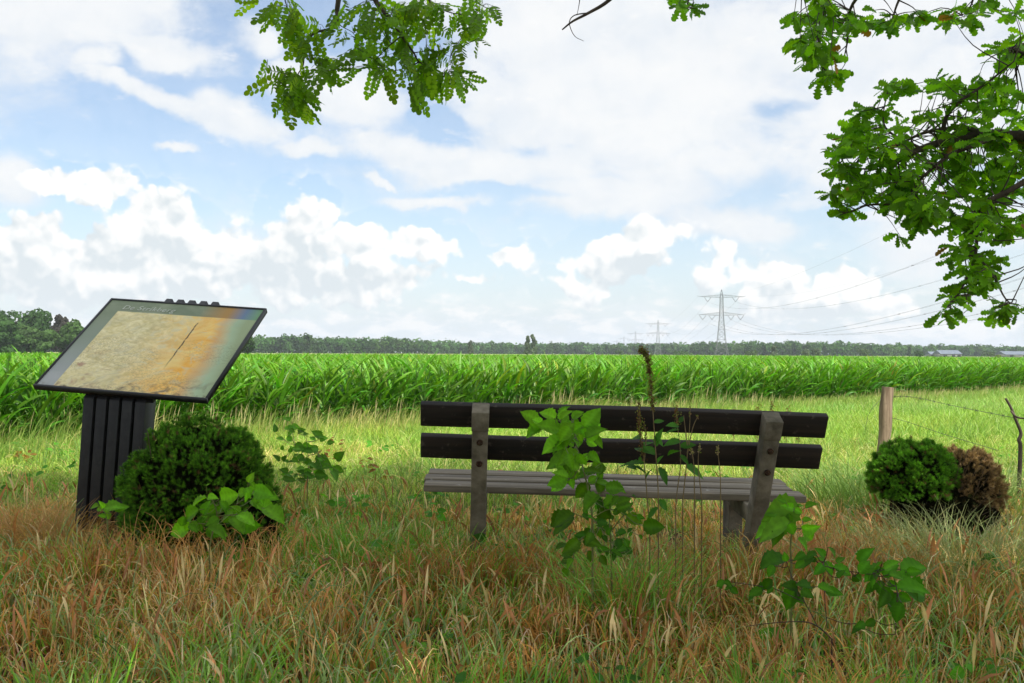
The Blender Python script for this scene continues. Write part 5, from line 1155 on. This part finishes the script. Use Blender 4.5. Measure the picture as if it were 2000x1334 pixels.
for px, ytop, d, w, lab, shape, nm, col in [(600, 653, 950, 24, 'tall round tree rising above the tree belt left of centre', 'round', 'deciduous_tree', (.05, .09, .03)),
        (1030, 658, 700, 11, 'left one of two tall loose poplars standing before the far belt', 'poplar', 'poplar_tree', (.11, .15, .08)), (1041, 656, 700, 13, 'right one of two tall loose poplars standing before the far belt', 'poplar', 'poplar_tree', (.11, .15, .08)),
        (919, 668, 800, 13, 'pale tree before the belt above the left part of the bench', 'poplar', 'poplar_tree', (.09, .12, .07)), (1512, 675, 700, 14, 'pale grey-green tree right of the large pylon', 'poplar', 'willow_tree', (.12, .15, .10)),
        (1573, 678, 650, 17, 'left one of two pale rounded bushes right of the large pylon', 'bush', 'willow_bush', (.10, .14, .08)), (1594, 676, 650, 17, 'right one of two pale rounded bushes right of the large pylon', 'bush', 'willow_bush', (.10, .14, .08)),
        (1690, 678, 800, 28, 'wide pale bush before the belt further right', 'bush', 'willow_bush', (.08, .12, .05)), (1796, 681, 700, 18, 'dark round bush left of the grey barn', 'bush', 'round_bush', (.04, .08, .02)), (1932, 682, 900, 24, 'low bush between the grey barn and the long barn', 'bush', 'round_bush', (.06, .10, .03)),
        (1466, 682, 800, 26, 'low scrub bush at the foot of the belt right of the large pylon', 'bush', 'round_bush', (.06, .10, .03)), (1333, 684, 850, 40, 'long low scrub between the two nearest pylons', 'bush', 'round_bush', (.06, .11, .03)),
        (1776, 675, 1100, 8, 'narrow tree top poking out of the right part of the belt', 'poplar', 'poplar_tree', (.04, .07, .03)), (1950, 690, 400, 12, 'small yellowish bush in the field near the right edge', 'bush', 'round_bush', (.14, .19, .05)), (1210, 684, 900, 18, 'small bush below the far pylons', 'bush', 'round_bush', (.06, .10, .03))]:
    b = pt(px, 690, d); h = EYE+(692-ytop)/FPX*d
    tree(nm, lab, (b[0], b[1], 0), h, w/FPX*d, col, 420, .06*h+.35, int(px), shape=shape, low=.05)

# ------------------------------------------------------------------ pylons and lines
PH = 45.0
LINE = nrm(np.array([47.0, 613.0]))        # direction of the line seen from above
ARM = np.array([LINE[1], -LINE[0]])
ANG = math.atan2(ARM[1], ARM[0])
def pylon_mesh():
    def wid(z):
        f = z/PH
        return np.interp(f, [0, .25, .615, .885, 1], [4.3, 2.6, 1.25, .95, .12])
    r0 = .13; body = []
    lv = [0, .09, .17, .25, .33, .40, .47, .54, .615, .67, .73, .79, .84, .885, .94, 1.0]
    def cr(f): w = wid(f*PH); return [np.array([sx*w, sy*w, f*PH]) for sx, sy in ((-1, -1), (1, -1), (1, 1), (-1, 1))]
    for a, b in zip(lv[:-1], lv[1:]):
        A, B = cr(a), cr(b)
        for i in range(4):
            j = (i+1) % 4
            body += tube([A[i], B[i]], r0, 4, cap=False); body += tube([A[i], B[j]], r0*.55, 3, cap=False); body += tube([A[j], B[i]], r0*.55, 3, cap=False)
            if a > 0: body += tube([A[i], A[j]], r0*.5, 3, cap=False)
    arms = []
    for f, ext, th in ((.885, 15.3, .030), (.615, 15.0, .035)):
        for s in (-1, 1):
            z = f*PH; w = wid(z); tip = np.array([s*ext, 0, z+.35]); 
            for sy in (-1, 1):
                lo0 = np.array([s*w, sy*w, z-.2]); up0 = np.array([s*w, sy*w, z+th*PH*1.2])
                arms += tube([lo0, tip], r0*.7, 3, cap=False); arms += tube([up0, tip], r0*.7, 3, cap=False)
                for k in range(7):
                    t0, t1 = k/7, (k+1)/7; arms += tube([lo0*(1-t0)+tip*t0, up0*(1-t1)+tip*t1], r0*.4, 3, cap=False); arms += tube([up0*(1-t0)+tip*t0, lo0*(1-t0)+tip*t0], r0*.4, 3, cap=False)
            arms += tube([tip, tip+np.array([s*.9, 0, .9])], r0*.6, 3, cap=False)
    ins = []; att = []
    for f, xs in ((.885, (9.3,)), (.615, (12.6, 6.3))):
        for x in xs:
            for s in (-1, 1):
                c = np.array([s*x, 0, f*PH-3.1]); att.append(c)
                one = []
                for o in (-2.2, 2.2): one += tube([np.array([s*x+o, 0, f*PH-.1]), c], .12, 4)
                ins.append(one)
    att += [np.array([s*15.3, 0, .885*PH+1.2]) for s in (-1, 1)]
    return body, arms, ins, att
body, arms, ins, ATT = pylon_mesh()
PY = [(141.6+47*i, 673+613*i) for i in range(5)]
plab = ['large nearest lattice pylon with two cross arms, right of centre', 'second lattice pylon in the row, left of the large one', 'third pylon of the row, smaller, left of the second', 'fourth faint pylon far along the row', 'farthest faintest pylon at the left end of the row', 'pylon standing beside the meadow out to the right']
proto = None
for i, (x, y) in enumerate(PY+[(94.6, 60.0)]):
    if proto is None:
        proto = empty('electricity_pylon', (x, y, 0), (0, 0, ANG), label=plab[i], cat='pylon', group='lattice pylons of the power line')
        mk('lattice_tower', body, M_galv, proto); mk('cross_arms', arms, M_galv, proto); [mk('insulator', one, M_wire, proto) for one in ins]
    else:
        o = copy_tree(proto); o.location = (x, y, 0); o['label'] = plab[i]
def wires():
    pos = [(94.6, 60.0)]+PY
    def world_att(a, xy): return np.array([xy[0]+a[0]*math.cos(ANG), xy[1]+a[0]*math.sin(ANG), a[2]])
    wn = ['inner', 'outer']
    names = ['left upper', 'right upper', 'left outer lower', 'right outer lower', 'left inner lower', 'right inner lower', 'left earth', 'right earth']
    for si in range(3):
        A0, A1 = pos[si], pos[si+1]
        for k, a in enumerate(ATT):
            P, Q = world_att(a, A0), world_att(a, A1); t = np.linspace(0, 1, 60 if si == 0 else 24)
            sag = 15.5 if k < 6 else 11
            L_ = P[None]*(1-t[:, None])+Q[None]*t[:, None]; L_[:, 2] -= sag*4*t*(1-t)
            g = []
            for o in ((-.25, .25) if (k < 6 and si == 0) else (0,)):
                off = np.array([math.cos(ANG)*o, math.sin(ANG)*o, 0]); g += tube(L_-P+off, (.019 if si == 0 else .035) if k < 6 else .02, 3, cap=False)
            if k < 6 and si == 0:
                for s in range(3, 58, 5):
                    q = L_[s]-P; g += tube([q-np.array([.3, 0, 0]), q+np.array([.3, 0, 0])], .06, 4)
            lab = f"{names[k]} cable " + ['running from the large pylon up to the right', 'between the large pylon and the second one', 'between the second and third pylons'][si]
            w = mk('power_line', g, M_wire, label=lab, cat='power line', group='overhead power lines'); w.location = Vector(P)
wires()

# ------------------------------------------------------------------ turbines and barns
M_white = solid_mat('white_paint', (.75, .76, .78), (.82, .83, .84), 1, .5, bump=0)
M_barnwall = solid_mat('barn_wall', (.20, .21, .20), (.30, .30, .28), .5, .8, bump=0)
M_barnroof = solid_mat('barn_roof', (.09, .11, .14), (.14, .165, .20), .5, .7, bump=0)
M_redroof = solid_mat('red_roof', (.22, .08, .05), (.32, .13, .08), .5, .8, bump=0)
def turbine(px, py, d, rot, lab):
    hub = pt(px, py, d); root = empty('wind_turbine', (hub[0], hub[1], 0), label=lab, cat='wind turbine', group='white wind turbines beyond the belt')
    H = hub[2]; mk('tower', tube([[0, 0, 0], [0, 0, H]], [2.2, 1.3], 8), M_white, root); mk('nacelle', tube([[0, -3, H], [0, 5, H]], [1.8, 1.6], 8), M_white, root)
    for i in range(3):
        a = rot+i*2*PI/3; dr = np.array([math.sin(a), 0, math.cos(a)]); b = np.array([0, -3.5, H])
        mk('blade', tube([b, b+dr*8, b+dr*38], [.9, 1.6, .35], 5), M_white, root)
for i, (px, py, rot) in enumerate([(1466, 668, .0), (1499, 673, -.9), (1516, 669, 0.05), (1556, 674, -.8), (1607, 672, .6)]):
    turbine(px, py, 5600, rot, ['first wind turbine right of the large pylon', 'second wind turbine, blades tilted left, close before the third', 'third wind turbine with one upright blade', 'fourth wind turbine with its blades tilted left', 'faintest wind turbine furthest to the right'][i])
def barn(px, d, w, dep, hw, hr, lab, roof, label_cat='barn'):
    b = pt(px, 690, d); root = empty('barn', (b[0], b[1], 0), (0, 0, .15), label=lab, cat=label_cat)
    mk('wall', [box(-w/2, w/2, -dep/2, dep/2, 0, hw)], M_barnwall, root)
    V = np.array([(-w/2-.5, -dep/2-.6, hw-.1), (w/2+.5, -dep/2-.6, hw-.1), (w/2+.5, dep/2+.6, hw-.1), (-w/2-.5, dep/2+.6, hw-.1), (-w/2-.5, 0, hw+hr), (w/2+.5, 0, hw+hr)])
    o = bpy.data.objects.new('roof', bpy.data.meshes.new('roof')); o.data.from_pydata([tuple(v) for v in V], [], [(0, 1, 5, 4), (2, 3, 4, 5), (0, 4, 3), (1, 2, 5), (3, 2, 1, 0)]); o.data.materials.append(roof); COL.objects.link(o); o.parent = root
    for x in (-.3, .1, .38):
        mk('door', [box(w*x-1.6, w*x+1.6, -dep/2-.06, -dep/2-.003, 0.02, hw*.75)], M_blackmetal, root)
barn(1850, 850, 19, 12, 2.6, 3.2, 'grey roofed barn before the belt near the right', M_barnroof)
barn(1822, 860, 9, 8, 2.2, 2.4, 'small low shed left of the grey roofed barn', M_barnroof, 'shed')
barn(1985, 850, 30, 14, 2.4, 2.8, 'long low barn with a blue-grey roof at the right edge', M_barnroof)

# ------------------------------------------------------------------ haze
def haze():
    V, F = box(-9600, 9600, -320, 12600, -1.5, 165)
    m, nt, N, L = mat_new('haze'); p = N('ShaderNodeVolumePrincipled'); p.inputs['Color'].default_value = (.86, .92, 1, 1); p.inputs['Density'].default_value = .0001
    o = N('ShaderNodeOutputMaterial'); L(p.outputs[0], o.inputs['Volume'])
    mk('haze', [(V, F)], m, kind='stuff', label='faint summer haze in the air', cat='haze')
haze()
